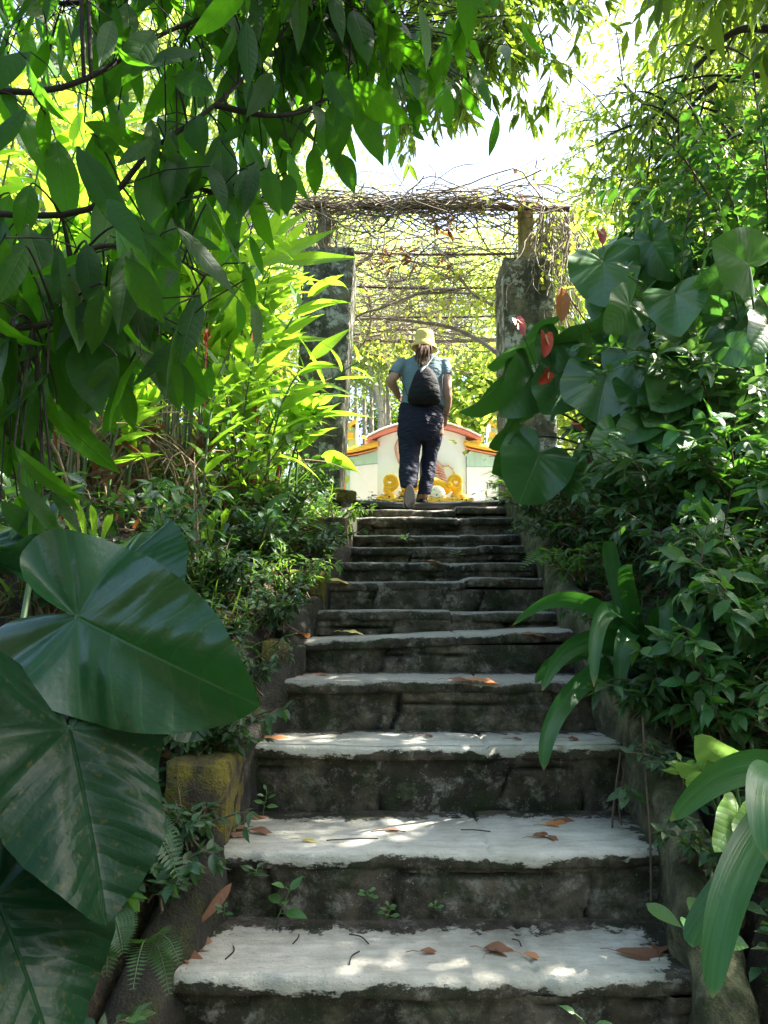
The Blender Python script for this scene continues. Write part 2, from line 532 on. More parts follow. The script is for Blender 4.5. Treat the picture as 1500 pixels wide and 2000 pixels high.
def make_ground():
    k = NT('forest_floor')
    p = k.pos()
    c = k.mix(k.ramp(k.noise(p, 3, 6, .7), [(.35, 0), (.65, 1)]), (.060, .042, .026), (.020, .016, .011))
    c = k.mix(k.ramp(k.noise(p, 20, 5, .75), [(.52, 0), (.64, 1)]), c, (.13, .085, .045))
    c = k.mix(k.ramp(k.noise(p, 1.6, 5, .7), [(.55, 0), (.7, .7)]), c, (.025, .045, .012))
    h = k.math('ADD', k.noise(p, 12, 6, .75), k.noise(p, 60, 4, .7))
    return k.done(k.bsdf(Base__Color=c, Roughness=1.0, Normal=k.bump(h, 1.0, .04)))

def make_paint(name, col, stain=.35, rough=.6, stain_col=(.42, .36, .27)):
    k = NT(name)
    p = k.pos()
    st = k.n('ShaderNodeMapping', Vector=p, Scale=(5, 5, .7)).outputs[0]
    a = k.ramp(k.noise(st, 3, 6, .7), [(.45, 0), (.75, 1)])
    c = k.mix(k.math('MULTIPLY', a, stain), col, tuple(x * y for x, y in zip(col, (.62, .6, .55))))
    c = k.mix(k.ramp(k.noise(p, 9, 7, .8), [(.64, 0), (.70, stain)]), c, stain_col)
    return k.done(k.bsdf(Base__Color=c, Roughness=rough, Normal=k.bump(k.noise(p, 30, 5, .7), .25, .01)))

M_STONE = make_stone()
M_MOSSW = make_moss_wall('mossy_stone', (.036, .031, .022), (.055, .060, .012), .48, .62, (.012, .011, .008))
M_YELW = make_moss_wall('limewashed_wall', (.19, .185, .09), (.055, .068, .016), .46, .62, (.05, .045, .028))
M_PILLAR = make_pillar_mat()
M_GROUND = make_ground()
M_BARK = mat_plain('bark', (.11, .09, .07), .95, .6, 14, .8, bscale=30)
M_BARKP = mat_plain('pale_bark', (.34, .31, .26), .9, .4, 14, .6, bscale=30)
M_BARKD = mat_plain('dark_bark', (.045, .036, .028), .95, .5, 20, .8, bscale=40)
M_STEMG = mat_plain('green_stem', (.07, .13, .03), .5, .4, 12, .2)
M_STEMB = mat_plain('brown_stem', (.12, .085, .05), .85, .5, 20, .4)
M_DRYSTEM = mat_plain('dry_stalk', (.30, .22, .12), .9, .45, 9, .4)
M_VINE = mat_plain('vine_stem', (.29, .245, .19), .9, .5, 7, .4)

# ================================================================== the stair line
ROWS = [1925, 1675, 1460, 1330, 1240, 1192, 1135, 1098, 1068, 1045, 1010, 995]
DEPS = [2.25, 2.63, 3.09, 3.42, 3.78, 4.15, 4.50, 4.85, 5.20, 5.55, 5.95, 6.35]
XL = [-.61, -.55, -.56, -.46, -.41, -.39, -.335, -.295, -.246, -.25, -.25, -.26]
XR = [.83, .92, .96, .95, .945, .925, .94, .98, .98, 1.0, 1.03, 1.05]
NZ = [P(750, r, d)[2] + dz for r, d, dz in zip(ROWS, DEPS, [.012, .012, .006] + [0] * 9)]
TOPY, TOPZ = 6.78, P(750, 981, 6.78)[2]
NOSE = [(1.87, NZ[0] - .25, -.66, .80)] + list(zip(DEPS, NZ, XL, XR)) + [(TOPY, TOPZ, -.28, 1.1)]
_ny = [1.2] + [n[0] for n in NOSE]
_nz = [NOSE[0][1] - .35] + [n[1] for n in NOSE]

def sz(y):
    return np.interp(y, _ny, _nz)
def xl(y):
    return np.interp(y, [n[0] for n in NOSE], [n[2] for n in NOSE])
def xr(y):
    return np.interp(y, [n[0] for n in NOSE], [n[3] for n in NOSE])

def hgt(x, y):
    x = np.asarray(x, float); y = np.asarray(y, float)
    s = sz(y)
    dl = np.clip(xl(y) - .13 - x, 0, None)
    dr = np.clip(x - xr(y) - .16, 0, None)
    flat = np.clip((y - 6.3) / 1.5, 0, 1)
    far = np.clip((y - 14) / 30, 0, 3)
    n = fbm(np.stack([x * .9, y * .9, 0 * x], -1), 5, 4)
    left = s + .03 + np.minimum(.36 * dl, .3 + .16 * dl) * (1 - .55 * flat) + .10 * n * np.clip(dl * 2, 0, 1)
    right = s + .10 + np.minimum(.62 * dr, .75 + .15 * dr) * (1 - .45 * flat) + .12 * n * np.clip(dr * 2, 0, 1)
    z = np.where(dl > 0, left, np.where(dr > 0, right, s - .34 + .31 * flat))
    mid = (dl <= 0) & (dr <= 0)
    z = np.where(mid & (y > 6.8), TOPZ - .03, z)
    return z + far * far * 1.2

# ground sheet: fine near, coarse far
xs = np.concatenate([np.linspace(-70, -7, 16)[:-1], np.linspace(-7, 7, 150), np.linspace(7, 70, 16)[1:]])
ys = np.concatenate([np.linspace(-25, -1, 10)[:-1], np.linspace(-1, 14, 170), np.linspace(14, 110, 30)[1:]])
GX, GY = np.meshgrid(xs, ys)
mb = MB(); mb.grid(np.stack([GX, GY, hgt(GX, GY)], -1))
struct('ground', mb, M_GROUND)

# pale paving of the terrace, unseen, added to bounce sun onto the screen wall
mb = MB()
X_, Y_ = np.meshgrid(np.linspace(-2.4, 3.4, 60), np.linspace(7.6, 14.5, 60))
Z_ = TOPZ + .015 + .006 * fbm(np.stack([X_ * 2, Y_ * 2, 0 * X_], -1), 44, 3)
mb.grid(np.stack([X_, Y_, np.maximum(Z_, hgt(X_, Y_) + .012)], -1))
struct('terrace_bounce_paving', mb, mat_plain('pale_concrete', (.58, .56, .50), .9, .25, 3, .4, bscale=25))

# ================================================================== staircase
stair = thing('stone_staircase', 'old stone stairs with whitewashed treads climbing between green banks to the vine covered gate', 'stairs')
rs = np.random.default_rng(4)
for k in range(len(NOSE)):
    y, z, x0, x1 = NOSE[k]
    yb = NOSE[k + 1][0] if k + 1 < len(NOSE) else y + .45
    zb = NOSE[k - 1][1] if k else z - .3
    x0 -= .14; x1 += .10
    top = k == len(NOSE) - 1
    drip = .030 if k <= 3 else (.016 if k <= 5 else .010)
    nx = 150
    X = np.linspace(x0, x1, nx)
    tilt = {5: .035, 2: .0}.get(k, .0) * (X - .3) / 1.2 * 1.3
    cx = x0 + (x1 - x0) * rs.uniform(.55, .72)
    drop = np.where(X > cx, rs.uniform(-.012, .03) if k >= 6 else rs.uniform(-.004, .004), 0)
    crackg = np.exp(-((X - cx - .012 * np.sin(X * 40)) / .006) ** 2)
    # ---- tread slab: top from the back to the nose, then the lip
    prof = [(yb + .05 - y, 0)] + [((yb - y) * t, 0) for t in (.93, .8, .6, .4, .2, .1, .05)] + [(.018, -.001), (.006, -.005), (.0, -.014), (-.002, -.026), (0, -.04), (.004, -.054), (.03, -.06)]
    A, UV, C = [], [], []
    edge = .016 * fbm(np.stack([X * 6, 0 * X + k * 3.1, 0 * X], -1), 3, 4)
    chips = np.clip(vnoise(np.stack([X * 11, 0 * X + k, 0 * X], -1), 9) - .35, 0, 1) * .04
    vv = 0
    for q, (py, pz) in enumerate(prof):
        f = 1 - min(1, max(0, py / .08))
        Y = y + py + (edge + chips) * f + np.abs(X - .25) ** 2 * .05 * f
        zz = z + pz + tilt + drop + .006 * fbm(np.stack([X * 4, 0 * X + py * 4, 0 * X + k], -1), 7, 3)
        zz = zz - crackg * .012 - chips * .25 * f
        if q == 0: zz = zz - .002
        A.append(np.stack([X, Y, zz], -1))
        v = -py if py > .02 or q < 8 else -pz
        UV.append(np.stack([X, np.full(nx, v if q < 8 else max(-pz - .004, -.018))], -1))
        dist = np.minimum(np.minimum((yb - y) - py + .03, X - x0 - .02), (x1 - X) - .03)
        dist = np.clip(dist / .28, 0, 1) if py > .0 else np.clip(np.minimum(X - x0, x1 - X) / .28, 0, 1)
        C.append(np.stack([np.full(nx, drip), np.full(nx, .4) + .2 * (X > cx), crackg * .9 + chips * 6, dist], -1))
    tr = MB(); tr.grid(np.array(A)[::-1], np.array(UV)[::-1], np.array(C)[::-1])
    # ---- riser of rough stones
    nzz = 22
    Z = np.linspace(z - .05, zb - .02, nzz)
    bp = [x0]
    while bp[-1] < x1: bp.append(bp[-1] + rs.uniform(.26, .70) * (1 if k < 8 else .9))
    bp = np.array(bp)
    XX, ZZ = np.meshgrid(X, Z)
    slant = rs.uniform(-.45, .45, len(bp))
    zm = (z + zb) / 2
    gap = np.full(XX.shape, 9.0); ci = np.zeros(XX.shape, int)
    for i, b in enumerate(bp):
        line = b + slant[i] * (ZZ - zm) + .02 * fbm(np.stack([0 * ZZ + i * 5, ZZ * 9, 0 * ZZ + k], -1), 2, 3)
        gap = np.minimum(gap, np.abs(XX - line))
        ci = np.where(XX > line, i + 1, ci)
    toff = rs.uniform(-.02, .02, len(bp) + 2); ttint = np.clip(rs.uniform(0, 1, len(bp) + 2) + (.35 if k >= 5 else 0), 0, 1); ttop = rs.uniform(.0, .05, len(bp) + 2)
    wgap = .011 + .012 * np.clip(fbm(np.stack([XX * 3, ZZ * 3, 0 * XX + k], -1), 8, 2), -.7, 1)
    below = (z - .055 - ttop[ci] * 1.0) - ZZ                      # distance under the mortar bed
    g = np.maximum(np.exp(-(gap / wgap) ** 2), np.exp(-(below / .008) ** 2) * (ttop[ci] > .02))
    g = g * np.clip(.55 + 1.6 * fbm(np.stack([XX * 6, ZZ * 6, 0 * XX + k + 40], -1), 15, 3), .05, 1)
    rel = toff[ci] + .034 * fbm(np.stack([XX * 7, ZZ * 7, 0 * XX + k], -1), 12, 5) - .028 * g
    YY = y + .022 - rel + (z - ZZ) * .06 + np.abs(X - .25)[None] ** 2 * .05
    col = np.stack([np.full(XX.shape, drip), ttint[ci], np.clip(g * 1.15 - .12, 0, 1), np.clip(np.minimum(XX - x0, x1 - XX) / .28, 0, 1)], -1)
    uv = np.stack([XX, z - ZZ + .02], -1)
    ri = MB(); ri.grid(np.stack([XX, YY, ZZ], -1)[::-1], uv[::-1], col[::-1])
    step = ri.build('step', M_STONE, stair)
    t = tr.build('tread', M_STONE, step)
finish(stair, (0.2, NOSE[0][0], NOSE[0][1]))

# ================================================================== flank walls of the stairs
def flank(name, label, side, mat):
    yy = np.arange(1.25, 6.95, .035)
    rows, uvs = [], []
    for y in yy:
        k = int(np.searchsorted([n[0] for n in NOSE], y - .02))
        k2 = min(k, len(NOSE) - 1)
        if side < 0:
            xe = xl(y); zt = sz(y) + .02; w = .15; zb = zt - .75
        else:
            xe = xr(y) + .02; zt = sz(y) + .15; w = .15; zb = zt - .9
        pr = [(0, zb), (0, zt - .5), (0, zt - .35), (.0, zt - .22), (0, zt - .12), (.003, zt - .05), (.012, zt - .015), (.03, zt), (w * .35, zt + .01), (w * .7, zt + .005), (w - .02, zt - .01), (w, zt - .04), (w, zt - .2), (w, zb)]
        rows.append([[xe + side * px, y, pz] for px, pz in pr])
    A = np.array(rows)
    d = fbm(A * 7, 21 if side < 0 else 22, 5)
    d = d + .6 * np.clip(vnoise(A * 4.5, 25), -.2, .5)
    A[..., 0] += .045 * d - side * .02
    A[..., 2] += .05 * fbm(A * 4, 31, 5)
    m = MB(); m.grid(A if side < 0 else A[:, ::-1])
    for e in (0, -1):
        c = A[e].mean(0); n = A.shape[1]
        m.add(np.vstack([A[e], c[None]]), [[q, q + 1, n] if (e == 0) == (side < 0) else [q + 1, q, n] for q in range(n - 1)])
    o = m.build(name, mat)
    tag(o, label, 'wall')
    rebase(o, (xl(2) if side < 0 else xr(2), 1.3, 0))
flank('stair_wall', 'stepped mossy stone kerb wall along the left edge of the stairs', -1, M_MOSSW)
flank('stair_wall', 'sloping yellowish limewashed kerb wall along the right edge of the stairs', 1, M_YELW)

# the sunlit mossy block and smaller blocks of the broken left kerb
def kerb_block(label, x, y, z, d, seed, rot=0.0):
    n = 9; g_ = np.linspace(-1, 1, n); mm = MB()
    for ax in range(3):
        for s_ in (-1, 1):
            u, v = np.meshgrid(g_, g_, indexing='ij')
            c = [None] * 3; c[ax] = np.full(u.shape, float(s_)); c[(ax + 1) % 3] = u if s_ > 0 else v; c[(ax + 2) % 3] = v if s_ > 0 else u
            A = np.stack(c, -1)
            rnd = A / np.maximum(1, np.abs(A).max(-1, keepdims=True)) * (1 - .10 * (np.clip((np.abs(A) > .8).sum(-1) - 1, 0, 2))[..., None] * .5)
            A = rnd * np.array(d) / 2
            A = A + nrm(rnd) * (.022 * fbm(A * 9 + seed, seed, 5) + .008 * fbm(A * 40 + seed, seed, 2))[..., None]
            A = np.stack([A[..., 0] * math.cos(rot) - A[..., 1] * math.sin(rot), A[..., 0] * math.sin(rot) + A[..., 1] * math.cos(rot), A[..., 2]], -1) + [x, y, z]
            mm.grid(A)
    o = mm.build('kerb_block', M_BLOCK); tag(o, label, 'stone block', 'stone blocks of the left kerb'); rebase(o, (x, y, z - d[2] / 2))
M_BLOCK = make_moss_wall('yellow_moss_stone', (.085, .065, .04), (.30, .24, .03), .40, .56, (.03, .026, .014))
kerb_block('squared block covered in yellow moss, sunlit beside the left end of the second tread', -.655, 2.90, .60, (.22, .36, .44), 71)
kerb_block('mossy block half hidden by creeper at the left end of the fourth tread', xl(3.6) - .07, 3.62, NOSE[4][1] + .06, (.12, .20, .22), 72)
kerb_block('ochre mossy stone at the left end of the sixth tread', xl(4.35) - .10, 4.38, NOSE[6][1] + .09, (.22, .24, .26), 73, .2)
kerb_block('dark green mossy block at the left end of the ninth tread', xl(5.3) - .12, 5.36, NOSE[9][1] + .06, (.24, .30, .30), 74, -.1)
kerb_block('flat dark stone on the terrace edge at the foot of the left pillar', -.42, 6.72, TOPZ + .03, (.34, .22, .12), 75, .1)

# ================================================================== gate pillars
def pillar(label, corners_top, corners_bot, Y, depth, seed):
    """corner px of the front face: (x0,x1,row)"""
    root = thing('gate_pillar', label, 'pillar', 'stone gate pillars')
    a0, a1 = P(corners_top[0], corners_top[2], Y), P(corners_top[1], corners_top[2], Y)
    b0, b1 = P(corners_bot[0], corners_bot[2], Y), P(corners_bot[1], corners_bot[2], Y)
    rings = []
    zt, zb = a0[2], TOPZ - .25
    for t in np.concatenate([np.linspace(0, 1, 40)]):
        z = zb + (zt - zb) * t
        s = (z - b0[2]) / (a0[2] - b0[2])
        l, r = b0[0] + (a0[0] - b0[0]) * s, b1[0] + (a1[0] - b1[0]) * s
        ring = []
        for (xa, ya, xb, yb) in ((l, Y, r, Y), (r, Y, r, Y + depth), (r, Y + depth, l, Y + depth), (l, Y + depth, l, Y)):
            for q in np.linspace(0, 1, 9)[:-1]:
                ring.append([xa + (xb - xa) * q, ya + (yb - ya) * q, z])
        rings.append(ring)
    A = np.array(rings)
    c = A.mean(1, keepdims=True)
    o = nrm(A - c)
    A = A + o * (.018 * fbm(A * 6, seed, 5) + .01 * fbm(A * 20, seed + 3, 3))[..., None]
    # rounded shoulders
    top = A[-1] + 0; m = MB()
    A = np.concatenate([A, (c[-1] + (top - c[-1]) * .95 + [0, 0, .02])[None], (c[-1] + (top - c[-1]) * .5 + [0, 0, .03])[None]])
    m.loft(list(A))
    m.build('shaft', M_PILLAR, root)
    return root, (a0 + a1) / 2 + [0, depth / 2, 0]

YG = 7.25
pl, cl = pillar('tall lichen-blotched concrete gate pillar on the left, bright along its inner edge', (594, 692, 484), (572, 662, 960), YG, .8, 41)
pr, cr = pillar('shorter looking concrete gate pillar behind the heart leaves on the right', (984, 1078, 505), (992, 1092, 960), YG, .62, 51)
finish(pl, (cl[0], YG + .3, TOPZ)); finish(pr, (cr[0], YG + .3, TOPZ))

# ================================================================== pergola frame
M_POST = make_moss_wall('ochre_concrete', (.50, .40, .17), (.22, .17, .07), .54, .70, (.30, .24, .11))
M_RUST = mat_plain('rusty_rod', (.12, .075, .05), .8, .5, 20, .3)
ZR = P(750, 410, YG + .12)[2]
perg = thing('pergola', 'pergola of thin rusty rods on short ochre posts standing on the gate pillars', 'pergola')
xL, xR = P(634, 450, YG + .15)[0], P(1026, 450, YG + .15)[0]
for (x, y, zb, zt) in ((xL, YG + .15, cl[2] - .05, ZR - .02), (xR, YG + .15, cr[2] - .05, ZR - .02), (xL - .15, 9.4, TOPZ, ZR), (xR + .5, 9.8, TOPZ, ZR)):
    m = MB()
    zz = np.linspace(zb, zt, 14)
    w = .068 if y < 9 else .1
    rings = []
    for z in zz:
        a = np.array([[-1, -1], [0, -1.03], [1, -1], [1.03, 0], [1, 1], [0, 1.03], [-1, 1], [-1.03, 0]]) * w
        rings.append(np.stack([x + a[:, 0], y + a[:, 1], np.full(8, z)], -1))
    A = np.array(rings); A[..., :2] += .01 * fbm(A * 9, 61, 3)[..., None]
    m.loft(list(A)); m.build('post', M_POST, perg)
def rod(p0, p1, r, sag=.0, name='rod', mat=None):
    t = np.linspace(0, 1, 14)[:, None]
    pts = np.asarray(p0) * (1 - t) + np.asarray(p1) * t
    pts[:, 2] -= sag * np.sin(PI * t[:, 0])
    m = MB(); m.tube(pts, r, 7); m.build(name, mat or M_RUST, perg)
rod(P(575, 400, YG + .1), P(1112, 408, YG + .1), .032, .0, 'beam')
for y in (8.25, 9.2, 10.2, 11.2):
    rod((xL - .25, y, ZR - .02), (xR + .25, y, ZR - .05), .016 if y < 11 else .03, .03, 'crossbar')
rod((xL, YG, ZR), (xL - .05, 11.3, ZR), .025, .02, 'rail'); rod((xR, YG, ZR), (xR + .5, 11.3, ZR), .025, .02, 'rail')
finish(perg, (.3, YG, TOPZ))

# ------------------------------------------------------------------ dry vine matted over it
vine = thing('climbing_vine', 'dry tangled vine matted over the pergola roof, thick along its front beam', 'vine')
def wander(p0, d, n, step, jit, flat=.3, pull=None):
    pts = [np.asarray(p0, float)]; d = nrm(np.asarray(d, float))
    for _ in range(n):
        j = RNG.normal(size=3) * jit; j[2] *= flat
        d = d + j
        if pull is not None: d = d + pull(pts[-1])
        d = nrm(d)
        pts.append(pts[-1] + d * step)
    return np.array(pts)
m = MB()
for k in range(230):                                   # bundle along the front beam
    x = RNG.uniform(-.95, 1.35)
    p = np.array([x, YG + RNG.normal() * .10, ZR + abs(RNG.normal()) * .05 - .01])
    pts = wander(p, (RNG.choice([-1, 1]), 0, 0), 11, RNG.uniform(.05, .11), .22, .7, lambda q: np.array([0, (YG + .08 - q[1]) * .5, (ZR + .0 - q[2]) * 1.0]))
    m.tube(pts, RNG.uniform(.003, .009), 4, False)
for k in range(300):                                   # mat over the roof
    p = np.array([RNG.uniform(-.9, 1.6), YG + 4 * RNG.uniform(0, 1) ** .7, ZR + RNG.normal() * .05])
    pts = wander(p, (RNG.normal(), RNG.normal() * .6, 0), 13, RNG.uniform(.08, .16), .35, .35, lambda q: np.array([(0.35 - q[0]) * .06, (9 - q[1]) * .02, (ZR - .07 - q[2]) * .5]))
    m.tube(pts, RNG.uniform(.003, .008), 4, False)
for k in range(60):                                    # loose loops hanging under the roof
    p = np.array([RNG.uniform(-.7, 1.4), RNG.uniform(YG, 11), ZR - .02])
    q = p + [RNG.normal() * .6, RNG.normal() * .4, RNG.uniform(-.05, .05)]
    dip = RNG.uniform(.1, .45)
    m.tube(bez(p, p + [0, 0, -dip], q + [0, 0, -dip], q, 12), RNG.uniform(.003, .007), 4, False)
for k in range(150):                                   # curtain on the right post, wisps on the left
    if k < 105: p = np.array([RNG.uniform(xR + .13, xR + .5), YG + RNG.uniform(.0, .5), ZR + RNG.uniform(-.1, .05)]); n = RNG.integers(8, 20)
    else: p = np.array([RNG.uniform(xL - .42, xL + .15), YG + RNG.uniform(-.05, .4), ZR + RNG.uniform(-.1, .08)]); n = RNG.integers(5, 11)
    pts = wander(p, (RNG.normal() * .3, RNG.normal() * .3, -1), n, .085, .3, 1, lambda q: np.array([0, 0, -.22]))
    m.tube(pts, RNG.uniform(.003, .008), 4, False)
for k in range(9):                                     # thicker old stems
    p = np.array([RNG.uniform(-.4, 1.2), RNG.uniform(8, 11), ZR - .1])
    pts = wander(p, (RNG.normal(), RNG.normal() * .5, -.05), 18, .12, .22, .3, lambda q: np.array([0, 0, (ZR - .2 - q[2]) * .4]))
    m.tube(pts, np.linspace(.022, .010, len(pts)), 6)
m.tube(spline([P(690, 625, 10), P(740, 622, 9.8), P(810, 628, 9.5), P(880, 640, 9.3), P(935, 665, 9.0), P(985, 705, 8.6), P(1000, 760, 8.3)], 6), np.linspace(.02, .035, 37), 6)
m.build('stem', M_VINE, vine)
M_VLEAF = mat_leaf('vine_leaf', (.08, .14, .02), (.13, .18, .03), (.50, .60, .06), .5, .55, 6, .6)
TL_V = [strip_leaf(3, 2, 'ovate', .7, d, .25) for d in (.2, .5, .9)]
lv = MB()
n = 1500
b = np.stack([RNG.uniform(-.8, 1.5, n), RNG.uniform(8.2, 11.6, n), ZR - .12 - np.abs(RNG.normal(0, .22, n))], -1)
dens = fbm(b * [1.6, 1.6, 1.6], 71, 3)
b = b[dens > .02]
put_mix(lv, TL_V, b, rdir(len(b), (0, 0, -.6)), rdir(len(b), (0, -.2, 1.2)), RNG.uniform(.05, .095, len(b)))
n = 120
b = np.stack([RNG.uniform(.75, 1.5, n), YG + RNG.normal(0, .12, n), ZR + RNG.uniform(-.9, .22, n)], -1)
b[:, 0] = np.where(b[:, 2] < ZR - .1, RNG.uniform(xR + .1, xR + .5, n), b[:, 0])
put_mix(lv, TL_V, b, rdir(n, (0, 0, .2)), rdir(n, (0, -.5, 1)), RNG.uniform(.05, .1, n))
lv.build('foliage', M_VLEAF, vine)
dv = MB()                                              # dark hanging clumps of dead leaves
for c, s, cnt in ((P(872, 432, 7.5), .10, 26), (P(750, 500, 8.2), .08, 18), (P(797, 497, 8.2), .07, 18), (P(870, 520, 8.6), .12, 20), (P(1010, 400, 7.4), .12, 26)):
    b = c + RNG.normal(size=(cnt, 3)) * s * [.7, .7, 1]
    put_mix(dv, [strip_leaf(4, 2, 'lance', .35, 1.2, .6), strip_leaf(4, 2, 'lance', .3, -.8, .8)], b, rdir(cnt, (0, 0, -1.2)), rdir(cnt), RNG.uniform(.07, .16, cnt))
M_DEAD = mat_leaf('dead_leaf', (.10, .05, .022), (.20, .10, .045), (.35, .13, .03), .7, .25, 8, .7, hue=.03)
dv.build('dead_leaves', M_DEAD, vine)
finish(vine, (.3, YG, ZR))

# ================================================================== painted screen wall on the terrace
YW = 12.0
M_WHITE = make_paint('white_wash', (.90, .92, .97), .16)
M_TEAL = make_paint('pale_teal_paint', (.46, .66, .60), .45)
M_YEL = make_paint('ochre_yellow_paint', (.80, .48, .05), .35, .5, (.6, .3, .1))
M_ORG = make_paint('orange_red_paint', (.72, .25, .12), .35, .55, (.5, .4, .3))
M_PINK = make_paint('faded_red_paint', (.72, .24, .19), .45, .6, (.7, .45, .4))
M_GOLD = make_paint('glossy_yellow_enamel', (.85, .52, .02), .2, .28, (.75, .40, .04))
k = NT('painted_mural')          # washed blue above, green-brown hills low
p = k.pos(); zc = k.n('ShaderNodeSeparateXYZ', Vector=p).outputs[2]
zz = k.math('ADD', zc, k.math('MULTIPLY', k.noise(p, 2.2, 5), .35))
z0 = P(800, 975, YW)[2]
c = k.ramp(k.math('MULTIPLY', k.math('SUBTRACT', zz, z0 - .05), .8), [(.10, (.60, .50, .42)), (.28, (.72, .73, .66)), (.5, (.72, .82, .78)), (.72, (.76, .84, .95)), (1, (.88, .92, .98))])
c = k.mix(k.ramp(k.noise(p, 5, 6, .75), [(.55, 0), (.75, .5)]), c, (.72, .72, .70))
M_MURAL = k.done(k.bsdf(Base__Color=c, Roughness=.65, Normal=k.bump(k.noise(p, 30, 5), .2, .01)))
scr = thing('screen_wall', 'whitewashed screen wall with arched red and yellow coping on the sunny terrace', 'wall')
def wx(px): return P(px, 900, YW)[0]
def wz(py): return P(830, py, YW)[2]
def panel(name, outline, y0, y1, mat):
    """vertical slab from an outline of (x, z), thickness y0..y1"""
    o = np.array(outline, float); n = len(o)
    front = np.stack([o[:, 0], np.full(n, y0), o[:, 1]], -1); back = front + [0, y1 - y0, 0]
    mm = MB(); V = np.vstack([front, back])
    side = [[i, (i + 1) % n, n + (i + 1) % n, n + i] for i in range(n)]
    c0 = o.mean(0)
    mm.add(V, side)
    for y, rev in ((y0, False), (y1, True)):
        vv = np.vstack([np.stack([o[:, 0], np.full(n, y), o[:, 1]], -1), [[c0[0], y, c0[1]]]])
        f = [[(i + 1) % n, i, n] if not rev else [i, (i + 1) % n, n] for i in range(n)]
        mm.add(vv, f)
    return mm.build(name, mat, scr, False)
def band(name, top, h, y0, y1, mat):
    """coping band following a list of (x, z), height h downward"""
    t = np.array(top, float); n = len(t)
    rr = []
    for i in range(n):
        x, z = t[i]
        rr.append([[x, y0, z - h], [x, y0 - .02, z - h * .5], [x, y0, z], [x, y1, z + .01], [x, y1, z - h]])
    mm = MB(); mm.loft([np.array(r) for r in rr]); return mm.build(name, mat, scr, False)
gz = TOPZ - .1
xc = wx(830)
arch = [(px, 826 + 30 * ((px - 828) / 110) ** 2) for px in np.linspace(718, 938, 24)]
panel('center_panel', [(wx(737), gz), (wx(737), wz(858))] + [(wx(px), wz(max(py + 10, 838))) for px, py in arch if 739 < px < 910] + [(wx(910), wz(858)), (wx(910), gz)], YW, YW + .3, M_MURAL)
band('coping', [(wx(px), wz(py)) for px, py in arch], .070, YW - .10, YW + .35, M_PINK)
band('coping_ridge', [(wx(px), wz(py - 3)) for px, py in arch], .024, YW - .13, YW + .38, M_WHITE)
# the curled ends of the arch tuck back in towards the panel
for s, e0, e1 in ((-1, 712, 742), (1, 944, 906)):
    pts = [(wx(e0 + (e1 - e0) * t), wz(853 + 11 * t + 3 * math.sin(t * PI))) for t in np.linspace(0, 1, 8)]
    pts = pts if pts[0][0] < pts[-1][0] else pts[::-1]
    band('scroll_end', pts, .06, YW - .08, YW + .3, M_ORG if s < 0 else M_YEL)
    a, b = (672, 738) if s < 0 else (909, 990)
    top = [(px, 870 + (14 * (1 - abs((px - (a if s > 0 else b)) / (b - a))) ** 2)) for px in np.linspace(a, b, 10)]
    top = [(px, 868 + 16 * ((b - px) / (b - a) if s < 0 else (px - a) / (b - a)) ** .8) for px in np.linspace(a, b, 10)] if s > 0 else [(px, 884 - 14 * ((px - a) / (b - a)) ** 1.3) for px in np.linspace(a, b, 10)]
    band('wing_coping', [(wx(px), wz(py - 6)) for px, py in top], .085, YW - .10, YW + .32, M_YEL)
    band('wing_trim', [(wx(px), wz(py + 7)) for px, py in top], .022, YW - .085, YW + .3, M_ORG)
    panel('frieze', [(wx(a + 2), wz(912)), (wx(a + 2), wz(889))] + [(wx(px), wz(py + 11)) for px, py in top[1:-1]] + [(wx(b - 1), wz(880 if s < 0 else 889)), (wx(b - 1), wz(905 if s < 0 else 912))], YW - .05, YW + .28, M_TEAL)
    panel('wing_panel', [(wx(a + 2), gz), (wx(a + 2), wz(913)), (wx(b - 1), wz(906 if s < 0 else 913)), (wx(b - 1), gz)], YW - .03, YW + .26, M_WHITE)
    # end post with a sloping yellow cap, orange outer strip
    e = 686 if s < 0 else 972
    w = 9
    panel('end_post', [(wx(e - w), wz(895)), (wx(e - w), wz(826)), (wx(e + w), wz(826)), (wx(e + w), wz(895))], YW + .33, YW + .62, M_TEAL)
    panel('post_edge', [(wx(e + w * s * -1 - 2), wz(895)), (wx(e - w * s - 2), wz(818)), (wx(e - w * s + 2), wz(818)), (wx(e - w * s + 2), wz(895))], YW + .28, YW + .66, M_WHITE)
    lo, hi = (820, 809) if s < 0 else (813, 822)
    panel('post_cap', [(wx(e - w + 0), wz(lo + 8)), (wx(e - w), wz(lo)), (wx(e + w), wz(hi)), (wx(e + w), wz(hi + 8))], YW + .26, YW + .68, M_YEL)
    panel('post_band', [(wx(e - w - 2), wz(850)), (wx(e - w - 2), wz(838)), (wx(e + 2), wz(838)), (wx(e + 2), wz(850))], YW + .25, YW + .31, M_YEL)
    e2 = 671 if s < 0 else 983
    panel('side_strip', [(wx(e2 - 5), gz), (wx(e2 - 5), wz(882)), (wx(e2 + 4), wz(882)), (wx(e2 + 4), gz)], YW - .075, YW - .035, M_ORG)
    panel('inner_strip', [(wx(e2 + (5 if s < 0 else -13)), gz), (wx(e2 + (5 if s < 0 else -13)), wz(915)), (wx(e2 + (13 if s < 0 else -5)), wz(915)), (wx(e2 + (13 if s < 0 else -5)), gz)], YW - .06, YW - .033, M_TEAL)
